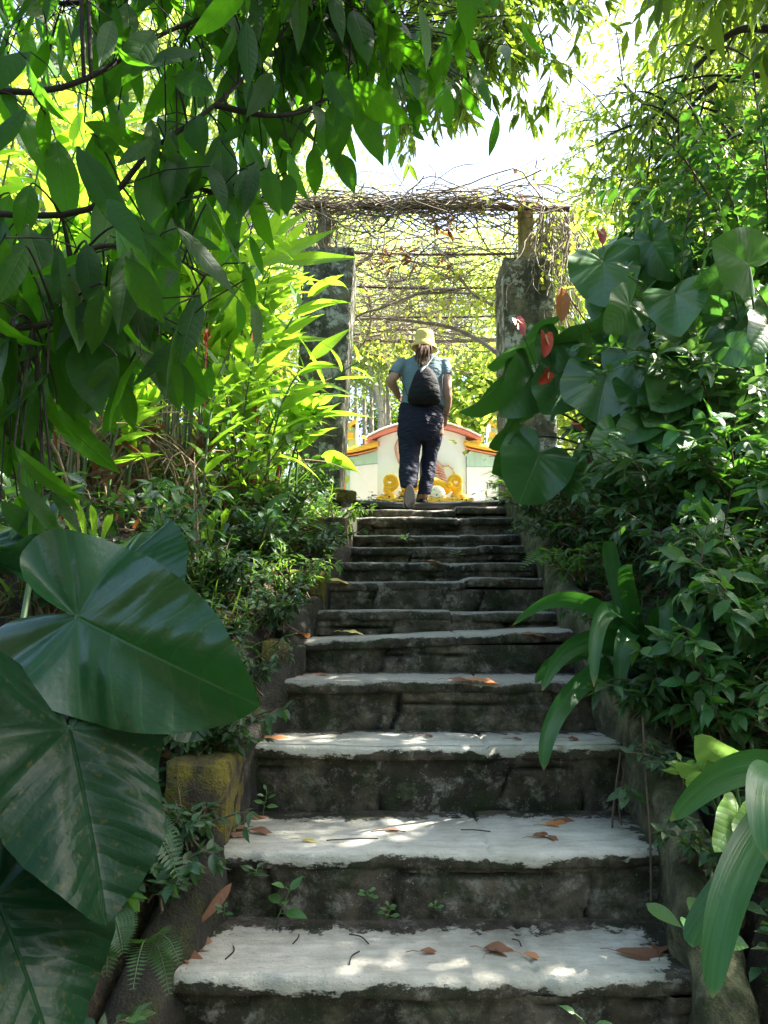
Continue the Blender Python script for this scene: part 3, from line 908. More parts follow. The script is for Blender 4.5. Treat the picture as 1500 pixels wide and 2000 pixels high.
# painted creature body: scaly red-brown coils and a spiked ring, in low relief
rel = MB()
pts = spline([P(838, 952, YW), P(846, 925, YW), P(852, 908, YW), P(862, 925, YW), P(868, 946, YW), P(878, 955, YW)], 8)
pts[:, 1] = YW - .0
rel.tube(pts, np.interp(np.linspace(0, 1, len(pts)), [0, .4, 1], [.05, .075, .03]), 10)
for q in range(0, len(pts) - 2, 2):
    rel.tube([pts[q] + [-.07, -.05, .03], pts[q] + [0, -.085, 0], pts[q] + [.07, -.05, -.04]], .012, 5)
pts = spline([P(782, 905, YW), P(776, 888, YW), P(774, 872, YW), P(780, 858, YW)], 6); pts[:, 1] = YW
rel.tube(pts, .030, 8)
rel.build('relief', make_paint('faded_red_relief', (.62, .38, .34), .4), scr)
ring = MB()
c0 = P(872, 926, YW); c0[1] = YW - .03
a = np.linspace(0, 2 * PI, 29)
ring.tube(np.stack([c0[0] + .115 * np.cos(a), 0 * a + c0[1], c0[2] + .125 * np.sin(a)], -1), .012, 6, False)
for q in a[::3]: ring.lathe([(0.001, -.014), (.012, -.006), (.014, 0), (.01, .008), (.001, .014)], (c0[0] + .13 * math.cos(q), c0[1] - .01, c0[2] + .14 * math.sin(q)), 8)
ring.build('ring_relief', make_paint('ochre_ring', (.62, .42, .22), .3), scr)
finish(scr, (xc, YW, TOPZ))

# ------------------------------------------------------------------ yellow scroll ornament on its plinth
alt = thing('altar', 'glossy yellow scrolled altar with a white ball standing before the screen wall', 'altar')
YA = 10.8
ax, az = P(828, 978, YA)[0], P(828, 978, YA)[2]
m = MB()
m.loft([np.array([[ax + sx * w, YA + sy * d, z] for sx, sy in ((-1, -1), (1, -1), (1, 1), (-1, 1))]) for w, d, z in ((.62, .3, TOPZ - .1), (.62, .3, TOPZ + .12), (.56, .25, TOPZ + .16), (.56, .25, az - .16), (.66, .32, az - .12), (.68, .33, az - .02), (.66, .32, az))])
m.build('plinth', M_YEL, alt, False)
for s, cpx in ((-1, 762), (1, 890)):
    c0 = P(cpx, 941, YA)
    foot = P(cpx + s * 10 - s * 8, 980, YA)
    th = np.linspace(0, 3.6 * PI, 34)
    rr = np.linspace(.022, .112, 34)
    sp = np.stack([c0[0] + s * rr * np.cos(th + .4), 0 * th + YA, c0[2] + rr * np.sin(th + .4)], -1)
    # body of the bracket from the plinth up into the curl
    end = sp[-1]
    tail = bez(foot + [s * .03, 0, 0], foot + [-s * .10, 0, .09], end + [-s * .05, 0, -.13], end, 14)
    pts = np.vstack([tail[:-1], sp[::-1]])
    m = MB(); m.tube(pts, np.concatenate([np.linspace(.075, .05, 13), np.linspace(.046, .026, 34)]), 10)
    m.lathe([(.001, -.05), (.06, -.04), (.09, 0), (.06, .05), (.001, .07)], foot + [s * .1, 0, .04], 10)
    m.build('scroll', M_GOLD, alt)
m = MB(); c1 = P(838, 948, YA)
m.tube(spline([c1 + [-.42, 0, -.16], c1 + [-.2, 0, -.02], c1 + [0, 0, .05], c1 + [.2, 0, .0], c1 + [.3, 0, -.1]], 6), np.interp(np.linspace(0, 1, 25), [0, .5, 1], [.05, .075, .05]), 10)
for q in range(5): m.lathe([(.001, -.04), (.05, -.02), (.055, .01), (.03, .045), (.001, .06)], c1 + [-.35 + .16 * q, -.06, -.06 + .05 * math.sin(q * 1.9)], 10)
m.build('crest', M_GOLD, alt)
m = MB(); c2 = P(853, 966, YA - .2)
m.lathe([(.001, -.13), (.08, -.105), (.125, -.04), (.13, .02), (.1, .08), (.05, .118), (.001, .13)], c2, 20)
m.build('ball', make_paint('cream_enamel', (.86, .82, .70), .1, .3), alt)
finish(alt, (ax, YA, TOPZ))

# ------------------------------------------------------------------ black pipe over the top step
m = MB(); pts = spline([P(640, 984, 6.70), P(700, 983, 6.68), P(760, 986.5, 6.68), P(830, 988, 6.69), P(900, 985.5, 6.68), P(960, 983, 6.7), P(1000, 979, 6.74), P(1040, 975, 6.8)], 8)
pts[:, 2] += .004
m.tube(pts, .026, 12)
o = m.build('water_pipe', mat_plain('black_polythene', (.030, .033, .036), .45, .3, 20, .1))
tag(o, 'long black water pipe lying across the top step under the feet of the person', 'pipe'); rebase(o, pts[3])
# ================================================================== the person climbing the last steps
YP = 6.72
def q(px, py, dy=0.0):
    return P(px, py, YP + dy)
def ell(c, a, b, n=20, tilt=None, zoff=None):
    t = np.linspace(0, 2 * PI, n, endpoint=False)
    r = np.stack([c[0] + a * np.cos(t), c[1] + b * np.sin(t), np.full(n, c[2])], -1)
    if zoff is not None: r[:, 2] += zoff(t)
    return r
PX = YP / FPX                     # metres per photo pixel at the figure

def make_fabric(name, col, weave=260, var=.25, rough=.85, wr=.6):
    k = NT(name)
    p = k.obj()
    c = k.mix(k.ramp(k.noise(p, 14, 5, .7), [(.3, 0), (.7, 1)]), col, tuple(x * (1 - var) for x in col))
    c = k.mix(k.math('MULTIPLY', k.noise(p, weave, 2), .35), c, tuple(min(1, x * 1.7 + .01) for x in col))
    st = k.n('ShaderNodeMapping', Vector=p, Scale=(1.0, 1.0, 2.6), Rotation=(0, .6, 0)).outputs[0]
    h = k.math('ADD', k.noise(st, 9, 3, .5, .8), k.math('MULTIPLY', k.noise(p, weave, 2), .05))
    b = k.bsdf(Base__Color=c, Roughness=rough, Normal=k.bump(h, wr, .035))
    b.inputs['Specular IOR Level'].default_value = .25
    return k.done(b)
M_SKIN = mat_plain('skin', (.42, .235, .155), .5, .18, 20, .1, bscale=90)
M_SHIRT = make_fabric('teal_jersey', (.145, .215, .24), 300, .2)
M_PANTS = make_fabric('navy_cotton', (.010, .013, .032), 200, .35, .75, .9)
M_HAT = make_fabric('yellow_straw_cloth', (.70, .50, .15), 240, .15, .9, .3)
M_BAG = make_fabric('black_nylon', (.006, .0065, .008), 200, .3, .75, .5)
k = NT('brown_hair')
p = k.obj()
st = k.n('ShaderNodeMapping', Vector=p, Scale=(90, 90, 4)).outputs[0]
zc = k.n('ShaderNodeSeparateXYZ', Vector=k.pos()).outputs[2]
hz = q(828, 712)[2]
c = k.mix(k.noise(st, 1.0, 3), (.030, .014, .007), (.13, .062, .028))
c = k.mix(k.math('DIVIDE', k.math('SUBTRACT', hz + .03, zc), .07, clamp=True), c, (.42, .26, .16))  # ponytail end coloured paler to stand for the sun on it
M_HAIR = k.done(k.bsdf(Base__Color=c, Roughness=.65, Specular__IOR__Level=.2))
M_SOLE = mat_plain('olive_rubber', (.013, .0135, .009), .85, .4, 60, .6, bscale=120)
M_SANDAL = mat_plain('brown_leather', (.22, .13, .08), .6, .3, 20, .2)
M_BAND = mat_plain('black_band', (.008, .007, .007), .5, .2)
M_CORDW = mat_plain('pale_cord', (.62, .68, .72), .5, .15)

per = thing('person', 'person in a teal t-shirt, navy trousers and yellow bucket hat climbing the last steps', 'person')
# --- skin: head, neck, arms, hands, lower legs, one continuous body
b = MB()
hc = q(829, 668, .03)
th = np.linspace(0, PI, 14)
b.loft([ell(hc + [0, 0, (.088 if t < PI / 2 else .112) * math.cos(t)], max(.004, .076 * math.sin(t) ** .85), max(.004, .094 * math.sin(t) ** .85)) for t in th])
b.lathe([(.001, -.02), (.014, -.012), (.017, 0), (.012, .016), (.001, .026)], hc + [0, .098, -.012], 8)      # nose
b.lathe([(.001, -.012), (.026, -.006), (.028, 0), (.024, .006), (.001, .01)], hc + [0, .075, -.058], 10)     # mouth
for s in (-1, 1):
    b.lathe([(.001, -.034), (.012, -.024), (.016, .0), (.014, .022), (.001, .032)], hc + [s * .078, -.005, -.005], 8)
    b.lathe([(.001, -.016), (.022, -.008), (.024, .0), (.02, .008), (.001, .014)], hc + [s * .034, .072, .03], 8)
b.loft([ell(c, r, r * 1.05) for c, r in ((q(829, 678, .02), .05), (q(829, 686, .0), .05), (q(829, 696, -.01), .058), (q(829, 702, -.01), .075))])
# torso core so that the body is one piece under the clothes
b.loft([ell(q(829, y, d), w * PX, dp) for y, w, dp, d in ((698, 18, .05, 0), (706, 36, .07, 0), (730, 38, .09, 0), (770, 38, .09, 0), (800, 40, .10, 0), (850, 38, .09, .0))])
# left arm, bent with the hand at the hip
LS, LE, LW, LH = q(786, 712, 0), q(765, 744, -.06), q(779, 776, .10), q(790, 786, .16)
b.tube(spline([LS, (LS + LE) / 2, LE, (LE * .5 + LW * .5), LW], 6), np.interp(np.linspace(0, 1, 25), [0, .3, .5, .62, 1], [.052, .048, .042, .042, .027]), 14)
# right arm, hanging
RS, RE, RW = q(866, 712, 0), q(873, 764, -.05), q(870.5, 814, .02)
b.tube(spline([RS, q(871, 738, -.03), RE, q(874, 788, -.03), RW], 6), np.interp(np.linspace(0, 1, 25), [0, .3, .5, .62, 1], [.052, .050, .044, .043, .026]), 14)
def hand(w, d, side, back, s=1.0, curl=.8):
    """palm from the wrist w along d; side = towards the thumb; back = normal of the back of the hand"""
    d, side, back = nrm(d), nrm(side), nrm(back)
    n = 14; t = np.linspace(0, 2 * PI, n, endpoint=False)
    rings = [w + d * l * s + s * (side[None] * a * np.cos(t)[:, None] + back[None] * bb * np.sin(t)[:, None]) for l, a, bb in ((-.01, .024, .02), (.02, .032, .019), (.05, .039, .017), (.078, .040, .014), (.086, .034, .011))]
    b.loft(rings)
    for i, (o, L) in enumerate(((.030, .066), (.010, .074), (-.011, .069), (-.030, .052))):
        p0 = w + s * (d * .076 + side * o)
        pts = [p0]
        a = .15
        for g in (.45, .32, .23):
            a += curl * (.38 + .06 * i)
            pts.append(pts[-1] + s * L * g * (d * math.cos(a) - back * math.sin(a)))
        b.tube(spline(pts, 4), np.interp(np.linspace(0, 1, 13), [0, 1], [.0095 * s, .0065 * s]), 8)
    pts = [w + s * (d * .022 + side * .026), w + s * (d * .05 + side * .05 - back * .008), w + s * (d * .078 + side * .052 - back * .018), w + s * (d * .098 + side * .044 - back * .024)]
    b.tube(spline(pts, 4), np.interp(np.linspace(0, 1, 13), [0, 1], [.0125 * s, .008 * s]), 8)
hand(RW, q(866, 845, .05) - RW, (-.35, 1, 0), (.95, -.1, 0), 1.0, .55)
hand(LW, LH - LW, (.3, .1, 1), (-.4, -1, .1), 1.0, .9)
# shins and feet
LA, RA = q(799, 950, -.16), q(829, 964, .06)
b.tube([q(800, 900, -.05), q(799, 930, -.12), LA], [.05, .042, .036], 12)
LT = np.array([q(800, 988, -.36)[0], 6.46, NZ[-1] + .03])
b.tube([LA + [0, -.02, .01], LA * .5 + LT * .5 + [0, .02, 0], LT + [0, .02, .01]], [.034, .038, .034], 12)
b.tube([q(830, 905, .1), q(829, 940, .08), RA], [.05, .044, .036], 12)
RH = np.array([RA[0] - .02, YP + .04, TOPZ + .045])
b.tube([RH, RH + [0, .09, .01], RH + [.005, .2, -.012]], [.036, .042, .036], 12)
b.tube([RA, RH + [0, .01, .02]], [.036, .036], 12)
solid(b, 'body', M_SKIN, per, .0065, 3, .5)
for s in (-1, 1):
    m = MB(); m.lathe([(.001, -.011), (.008, -.008), (.011, 0), (.008, .008), (.001, .011)], hc + [s * .034, .086, .016], 10)
    m.build('eye', mat_plain('eye', (.05, .03, .02), .15, .1), per)
# --- hair: cap and pony tail
m = MB()
m.loft([ell(hc + [0, -.010, .085 * math.cos(t)], max(.004, .079 * math.sin(t) ** .8), max(.004, .092 * math.sin(t) ** .8)) for t in np.linspace(0, 1.95, 10)])
rr = np.random.default_rng(3)
root = q(829, 672, -.075)
for i in range(46):
    a = rr.normal(size=2)
    e = q(823 + a[0] * 4.2, 712 + rr.uniform(-9, 5), -.115 + a[1] * .012)
    m.tube(bez(root + [a[0] * .012, 0, a[1] * .008], root + [a[0] * .02 + .005, -.05, -.02], e + [.012 + a[0] * .006, -.015, .07], e, 9), np.interp(np.linspace(0, 1, 9), [0, .4, .8, 1], [.007, .009, .006, .001]), 5)
m.build('hair', M_HAIR, per)
# --- bucket hat
m = MB()
ho = q(829, 646, .03)
hb = lambda r: q(829, r, .03)[2] - ho[2]
m.lathe([(.001, 0), (.055, -.002), (.074, -.008), (.083, -.022), (.088, hb(660)), (.089, hb(667)), (.092, hb(669)), (.106, hb(674)), (.124, hb(681.5)), (.122, hb(682.5)), (.104, hb(676)), (.086, hb(670)), (.08, hb(662))], ho, 32)
V = m.v[0]
V[:, 1] = ho[1] + (V[:, 1] - ho[1]) * 1.14
V[:, 2] -= (V[:, 0] - ho[0]) * .10
V += (.006 * fbm(V * 14, 81, 3))[:, None] * nrm(V - ho + [0, 0, .1])
hat = m.build('bucket_hat', M_HAT, per)
# --- shirt
s = MB()
s.loft([ell(q(829, y, d), w * PX, dp, 28, zoff=zf) for y, w, dp, d, zf in (
    (690, 15, .062, 0, None), (695, 20, .07, 0, None), (700, 33, .078, 0, None), (706, 42, .085, 0, None), (715, 45, .098, 0, None), (730, 45, .11, -.005, None), (750, 44.5, .112, 0, None), (770, 45, .115, 0, None), (786, 45.5, .12, 0, lambda t: .022 * np.maximum(0, -np.sin(t)) ** 2),
    (800, 46, .124, 0, lambda t: .055 * np.maximum(0, -np.sin(t)) ** 2 + .02 * np.maximum(0, np.sin(t))))])
s.tube(spline([q(792, 706, 0), q(785, 711, 0), q(778, 719, -.02), q(768, 732, -.04)], 5), np.interp(np.linspace(0, 1, 16), [0, .3, 1], [.055, .060, .058]), 16)
s.tube(spline([q(862, 706, 0), q(866, 711, 0), q(869, 720, -.01), q(871, 735, -.03)], 5), np.interp(np.linspace(0, 1, 16), [0, .3, 1], [.055, .059, .057]), 16)
so = solid(s, 'shirt', M_SHIRT, per, .010, 3, .5)
# --- trousers
t = MB()
t.loft([ell(q(x, y, d), w * PX, dp, 24) for x, y, w, dp, d in ((822, 788, 42, .11, 0), (822, 800, 44.5, .122, -.01), (821, 820, 45.5, .13, -.02), (820, 845, 44, .128, -.01), (820, 862, 42, .11, 0))])
def leg(spec):
    t.loft([ell(q(x, y, d), w * PX, dp, 20) for x, y, w, dp, d in spec])
leg([(799, 835, 25, .115, -.01), (800, 855, 24.5, .108, -.01), (800, 872, 23, .10, -.01), (800, 880, 22.5, .098, -.015), (800, 890, 21, .09, -.03), (800, 905, 20.5, .085, -.055), (799, 920, 20.5, .088, -.09), (798.5, 935, 19, .085, -.12), (798, 945, 17.5, .08, -.145), (799, 953, 15.5, .074, -.16)])
leg([(843, 835, 22.5, .115, 0), (843, 855, 21.5, .108, .03), (841, 872, 19, .10, .07), (838, 888, 16.5, .095, .1), (836, 902, 16, .09, .11), (835, 920, 15.5, .085, .1), (833, 940, 14.5, .082, .08), (830, 955, 13.5, .08, .065), (829, 966, 13.5, .078, .06)])
V = [v for v in t.v]
po = solid(t, 'trousers', M_PANTS, per, .009, 3, .5)
for o, amp, fr in ((po, .013, 9), (so, .008, 8)):
    me = o.data
    co = np.empty(len(me.vertices) * 3, np.float32); me.vertices.foreach_get('co', co); co = co.reshape(-1, 3).astype(float)
    no = np.empty(len(me.vertices) * 3, np.float32); me.vertices.foreach_get('normal', no); no = no.reshape(-1, 3)
    d = amp * fbm(co * [fr * .7, fr * .7, fr * 1.3] + co[:, [0]] * [0, 0, fr * 1.6] + .4 * fbm(co * 7, 92, 2)[:, None], 91, 3)
    me.vertices.foreach_set('co', (co + no * d[:, None]).ravel().astype(np.float32)); me.update()
# --- shoes
m = MB()                                              # sandal with its sole turned to the viewer
n = 18; tt = np.linspace(0, 2 * PI, n, endpoint=False)
heel, toe = q(800, 946, -.215), LT + [0, -.03, -.022]
ax_ = nrm(toe - heel); sx_ = np.array([1.0, 0, 0]); nz_ = np.cross(ax_, sx_); nz_ = nz_ if nz_[1] > 0 else -nz_
Ls = np.linalg.norm(toe - heel)
ring = np.array([heel + ax_ * Ls * (.5 - .5 * math.cos(a)) + sx_ * (.044 + .008 * (1 - math.cos(a)) / 2) * math.sin(a) * 1.05 for a in tt])
m.loft([ring * .9 + ring.mean(0) * .1 - nz_ * .012, ring - nz_ * .006, ring + nz_ * .012, ring * .96 + ring.mean(0) * .04 + nz_ * .02])
sh = m.build('sandal', M_SOLE, per)
m = MB()
for f in (.45, .75): m.tube([heel + ax_ * Ls * f + sx_ * .052 + nz_ * .015, heel + ax_ * Ls * f + sx_ * .04 + nz_ * .075, heel + ax_ * Ls * f - sx_ * .04 + nz_ * .075, heel + ax_ * Ls * f - sx_ * .052 + nz_ * .015], .009, 6)
m.build('strap', M_SANDAL, sh)
m = MB()
c0 = np.array([RH[0], RH[1] + .085, TOPZ + .012])
ring = np.array([c0 + [(.042 + .006 * math.sin(a)) * math.cos(a), .135 * math.sin(a), 0] for a in tt])
m.loft([ring - [0, 0, .008], ring + [0, 0, .012]])
sh = m.build('sandal', M_SOLE, per)
m = MB()
for f in (-.06, .05): m.tube([c0 + [-.045, f, .01], c0 + [-.035, f, .075], c0 + [.035, f, .075], c0 + [.045, f, .01]], .010, 6)
m.build('strap', M_SANDAL, sh)
# --- wrist bands
for r, off, mt, w in ((812, .004, M_BAND, .0045), (806, 0, M_SANDAL, .0025)):
    m = MB(); c0 = q(870.8, r, .0); a = np.linspace(0, 2 * PI, 19)
    m.tube(np.stack([c0[0] + .034 * np.cos(a), c0[1] + .034 * np.sin(a), c0[2] - .006 * np.cos(a)], -1), w, 6, False)
    m.build('wristband', mt, per)
finish(per, (RH[0], YP, TOPZ))

# ================================================================== drawstring bag on the back
bag = thing('drawstring_bag', 'black drawstring bag with thin cords hanging on the back of the person in teal', 'bag')
m = MB()
m.loft([ell(q(x, y, d), w * PX, dp, 32) for x, y, w, dp, d in ((829, 714, 4, .012, -.135), (829, 717.5, 9, .026, -.145), (830, 723, 15, .042, -.155), (831, 732, 21.5, .054, -.165), (830, 747, 27, .064, -.17), (829, 763, 31, .070, -.172), (828, 776, 32.5, .070, -.17), (828, 783, 33, .062, -.165), (828, 788, 30, .045, -.155), (828, 790, 22, .02, -.15))])
V = m.v[0]
V += (.010 * fbm(V * [22, 22, 9], 95, 3))[:, None] * nrm(V - q(829, 760, -.165))
m.build('sack', M_BAG, bag)
def cord(pts, mat, r=.0042):
    m = MB(); m.tube(spline(pts, 6), r, 6); m.build('cord', mat, bag)
cord([q(827, 718, -.15), q(815, 702, -.115), q(806, 692, -.09), q(801, 685, -.03)], M_BAND)
cord([q(831, 718, -.15), q(841, 704, -.12), q(852, 692, -.09), q(857, 686, -.03)], M_CORDW, .005)  # this cord is coloured pale for the highlight on the right shoulder
cord([q(796, 773, -.15), q(790, 756, -.12), q(782, 738, -.09), q(779, 726, -.06)], M_BAND)
cord([q(861, 775, -.13), q(863, 756, -.12), q(864, 740, -.1), q(866, 728, -.07)], M_BAND)
m = MB(); m.tube(spline([q(831, 716, -.17), q(826, 721, -.2), q(822, 727, -.205), q(824, 722, -.2), q(829, 717, -.18)], 5), .006, 6)
m.build('toggle', M_CORDW, bag)
finish(bag, q(828, 788, -.16))
# ================================================================== foliage materials
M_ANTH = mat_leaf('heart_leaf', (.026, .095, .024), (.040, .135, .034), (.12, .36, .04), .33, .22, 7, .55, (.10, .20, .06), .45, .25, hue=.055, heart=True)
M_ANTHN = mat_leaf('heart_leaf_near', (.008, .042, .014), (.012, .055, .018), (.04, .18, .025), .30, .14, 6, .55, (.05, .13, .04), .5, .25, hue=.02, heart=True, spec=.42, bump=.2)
M_ANTHD = mat_leaf('heart_leaf_shaded', (.004, .020, .008), (.006, .027, .010), (.02, .10, .015), .34, .10, 6, .55, (.02, .06, .02), .5, .3, hue=.02, heart=True, spec=.17, bump=.26)  # shaded copy of the near leaf: shade put into a darker colour
M_BIG = mat_leaf('broad_leaf', (.004, .017, .0035), (.013, .046, .006), (.15, .50, .012), .45, .38, 10, .6, (.030, .085, .014), .3, .1, spec=.26, bump=.07)
M_GING = mat_leaf('ginger_leaf', (.045, .14, .012), (.085, .19, .018), (.33, .62, .03), .4, .50, 22, 1.2, (.14, .26, .05), .25, .1)
M_SHRUB = mat_leaf('shrub_leaf', (.036, .118, .028), (.072, .178, .044), (.14, .38, .03), .38, .28, 8, .7, (.07, .16, .05), .3)
M_SHRUBP = mat_leaf('pale_shrub_leaf', (.05, .13, .045), (.08, .17, .06), (.18, .40, .06), .42, .28, 8, .7, (.12, .22, .08), .3)
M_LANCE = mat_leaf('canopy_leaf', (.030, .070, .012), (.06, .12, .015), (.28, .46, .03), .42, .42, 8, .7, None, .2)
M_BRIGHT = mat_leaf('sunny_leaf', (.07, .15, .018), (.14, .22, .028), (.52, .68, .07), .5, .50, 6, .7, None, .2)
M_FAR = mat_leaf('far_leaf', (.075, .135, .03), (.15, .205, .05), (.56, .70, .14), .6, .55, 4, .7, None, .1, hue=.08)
M_STRAP = mat_leaf('strap_leaf', (.010, .054, .012), (.018, .074, .016), (.08, .30, .025), .34, .20, 0.5, .0, (.05, .15, .05), .3, hue=.02, spec=.28, lines=260)
M_GRASS = mat_leaf('grass_blade', (.04, .11, .015), (.08, .16, .025), (.25, .45, .04), .5, .4, .5, 0, None, .1)
M_FERN = mat_leaf('fern_pinna', (.05, .15, .02), (.08, .20, .03), (.28, .50, .04), .5, .4, 5, .7, None, .2)
M_COVER = mat_leaf('ground_leaf', (.020, .065, .018), (.05, .11, .04), (.12, .30, .03), .4, .28, 6, .7, (.08, .15, .06), .3)
M_LIME = mat_leaf('pale_variegated_leaf', (.07, .17, .03), (.13, .24, .05), (.25, .45, .08), .45, .3, 7, .6, (.10, .25, .05), .6, hue=.03)
M_FLOW = mat_plain('pink_spathe', (.62, .10, .10), .4, .25, 20, .1)
M_RED = mat_plain('red_bract', (.62, .06, .025), .45, .3, 20, .1)
M_ORANGE = mat_leaf('orange_old_leaf', (.32, .12, .03), (.42, .17, .05), (.60, .22, .04), .5, .35, 8, .6, (.5, .28, .1), .3, hue=.02)
M_STALK = mat_plain('leaf_stalk', (.06, .13, .035), .45, .3, 12, .15)

def face_n(p, X, roll):
    v = nrm(CAMPOS - p)
    X = nrm(X)
    n = nrm(v - X * np.dot(v, X))
    y = np.cross(n, X)
    a = R(roll)
    return n * math.cos(a) + y * math.sin(a)

# ================================================================== heart-leaved plants
def hearts(root, crown, specs, mat, res=(9, 40), stalk_r=.006, flower=()):
    """specs: (joint px, py, Y, tip px, py, Y, roll, width, fold, droop)"""
    for i, sp in enumerate(specs):
        jx, jy, jY, tx, ty, tY, roll, w, fold, droop = sp[:10]
        mt = sp[10] if len(sp) > 10 else mat
        j, t = P(jx, jy, jY), P(tx, ty, tY)
        X = t - j; L = np.linalg.norm(X)
        n = face_n(j, X, roll)
        tm = heart_leaf(res[0], res[1], w, droop, fold, quilt=.020 if L > .3 and j[1] < 2 else .016, wave=.11 if j[1] < 2 else .07, lobe=.42 + .08 * math.sin(i * 2.1), ph=i * 1.7)
        # a drooping blade curves away from its chord: lift the start direction so that the tip still lands
        Xd = nrm(nrm(X) + n * droop * .42)
        m = MB(); put(m, tm, j, Xd, n, L * (1 + droop * droop / 12))
        lf = m.build('leaf', mt, root)
        c = np.asarray(crown, float) + RNG.normal(size=3) * .03
        back = j - nrm(X) * L * .18 - n * L * .25
        m = MB(); m.tube(bez(c, c * .5 + back * .5 + [0, 0, .25 * np.linalg.norm(back - c)], back, j - n * .003, 12), np.linspace(stalk_r * 1.4, stalk_r, 12), 7)
        m.build('stalk', M_STALK, lf)
    return root

# --- hero plant, bottom left
A1 = thing('anthurium', 'plant with huge dark glossy heart leaves filling the lower left corner beside the bottom steps', 'plant')
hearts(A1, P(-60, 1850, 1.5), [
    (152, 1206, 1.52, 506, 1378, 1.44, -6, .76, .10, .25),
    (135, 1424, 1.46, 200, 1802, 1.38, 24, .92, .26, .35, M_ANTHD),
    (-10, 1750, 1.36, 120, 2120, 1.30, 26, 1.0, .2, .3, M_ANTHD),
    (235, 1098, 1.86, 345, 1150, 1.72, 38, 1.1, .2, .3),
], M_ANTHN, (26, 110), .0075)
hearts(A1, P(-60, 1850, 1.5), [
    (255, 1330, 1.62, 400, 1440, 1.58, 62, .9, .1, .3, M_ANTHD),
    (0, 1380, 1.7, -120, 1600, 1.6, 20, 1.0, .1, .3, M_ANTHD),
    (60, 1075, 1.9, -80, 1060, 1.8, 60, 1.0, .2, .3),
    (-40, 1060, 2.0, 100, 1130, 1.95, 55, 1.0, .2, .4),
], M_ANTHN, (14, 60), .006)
finish(A1, P(-60, 1900, 1.5))

# --- right bank heart leaves
A2 = thing('anthurium', 'heart-leaved plant with pink and red flowers hanging over the right side of the top steps', 'plant', None)
cr = P(1215, 900, 5.0)
hearts(A2, cr, [
    (1178, 513, 4.7, 1182, 598, 4.55, 6, 1.12, .08, .2),
    (1183, 738, 4.45, 1165, 828, 4.25, -10, 1.22, .12, .3),
    (1052, 888, 4.6, 1012, 985, 4.4, 4, 1.05, .10, .2),
    (1035, 735, 4.75, 986, 812, 4.6, 22, .95, .16, .4),
    (1103, 738, 4.7, 1056, 808, 4.55, 8, 1.0, .12, .3),
    (1062, 652, 4.9, 952, 712, 4.85, 62, .9, .2, .5),
    (985, 742, 4.9, 903, 812, 4.85, 55, .75, .25, .4),
    (1010, 870, 4.75, 962, 925, 4.7, 50, 1.1, .2, .3),
    (1015, 800, 4.85, 955, 872, 4.8, 66, .8, .3, .5),
    (1088, 668, 4.75, 1060, 735, 4.65, 10, .9, .15, .4),
    (1168, 640, 4.8, 1080, 668, 4.7, 50, 1.0, .2, .3),
    (1240, 615, 4.7, 1160, 660, 4.55, 48, .9, .2, .3),
    (1265, 575, 4.9, 1190, 620, 4.75, 30, 1.0, .15, .3),
    (1120, 905, 4.7, 1140, 985, 4.6, -30, .8, .2, .3),
    (1210, 870, 4.6, 1180, 960, 4.5, 25, .9, .15, .3),
    (1250, 800, 4.6, 1240, 890, 4.5, 5, 1.0, .12, .3),
], M_ANTH, (12, 54), .006)
def spathe(root, px, py, tx, ty, Y, w, mat, spad=(.55, .35, .1), stalk=None, nm='flower'):
    j, t = P(px, py, Y), P(tx, ty, Y - .03)
    X = t - j; L = np.linalg.norm(X)
    n = face_n(j, X, 28)
    m = MB(); put(m, heart_leaf(6, 24, w, .5, .35, .004, .03, lobe=.22), j, nrm(X + n * L * .2), n, L)
    f = m.build(nm, mat, root)
    m = MB(); m.tube([j, j + n * .02 + X * .3, j + n * .05 + X * .6], [.006, .006, .003], 6)
    m.build('spadix', mat_plain('spadix', spad, .5, .2), f)
    if stalk is not None:
        m = MB(); s0 = P(*stalk); m.tube(bez(s0, s0 * .6 + j * .4 + [0, 0, .05], j - X * .4, j, 8), .004, 6)
        m.build('stalk', M_STALK, f)
spathe(A2, 1010, 625, 1024, 655, 4.6, .55, M_FLOW, stalk=(1060, 760, 4.8))
spathe(A2, 1066, 655, 1064, 698, 4.55, .55, M_RED, stalk=(1085, 780, 4.8))
spathe(A2, 1072, 728, 1052, 750, 4.5, .7, M_RED, stalk=(1090, 800, 4.8))
spathe(A2, 1120, 828, 1142, 842, 4.5, .35, M_FLOW, stalk=(1150, 900, 4.8))
spathe(A2, 1172, 452, 1178, 478, 5.2, .6, M_FLOW, stalk=(1190, 560, 5.2))
m = MB(); put(m, strip_leaf(10, 6, 'ellip', .42, .3, .3, .1), P(1097, 560, 4.6), P(1100, 632, 4.55) - P(1097, 560, 4.6), face_n(P(1097, 560, 4.6), P(1100, 632, 4.55) - P(1097, 560, 4.6), 15), .24)
old = m.build('old_leaf', M_ORANGE, A2); old['label'] = 'withered orange leaf'
m = MB(); m.tube(bez(P(1155, 650, 4.7), P(1135, 610, 4.65), P(1120, 595, 4.6), P(1097, 562, 4.6), 8), .005, 6); m.build('stalk', M_ORANGE, old)
finish(A2, cr - [0, 0, .1])

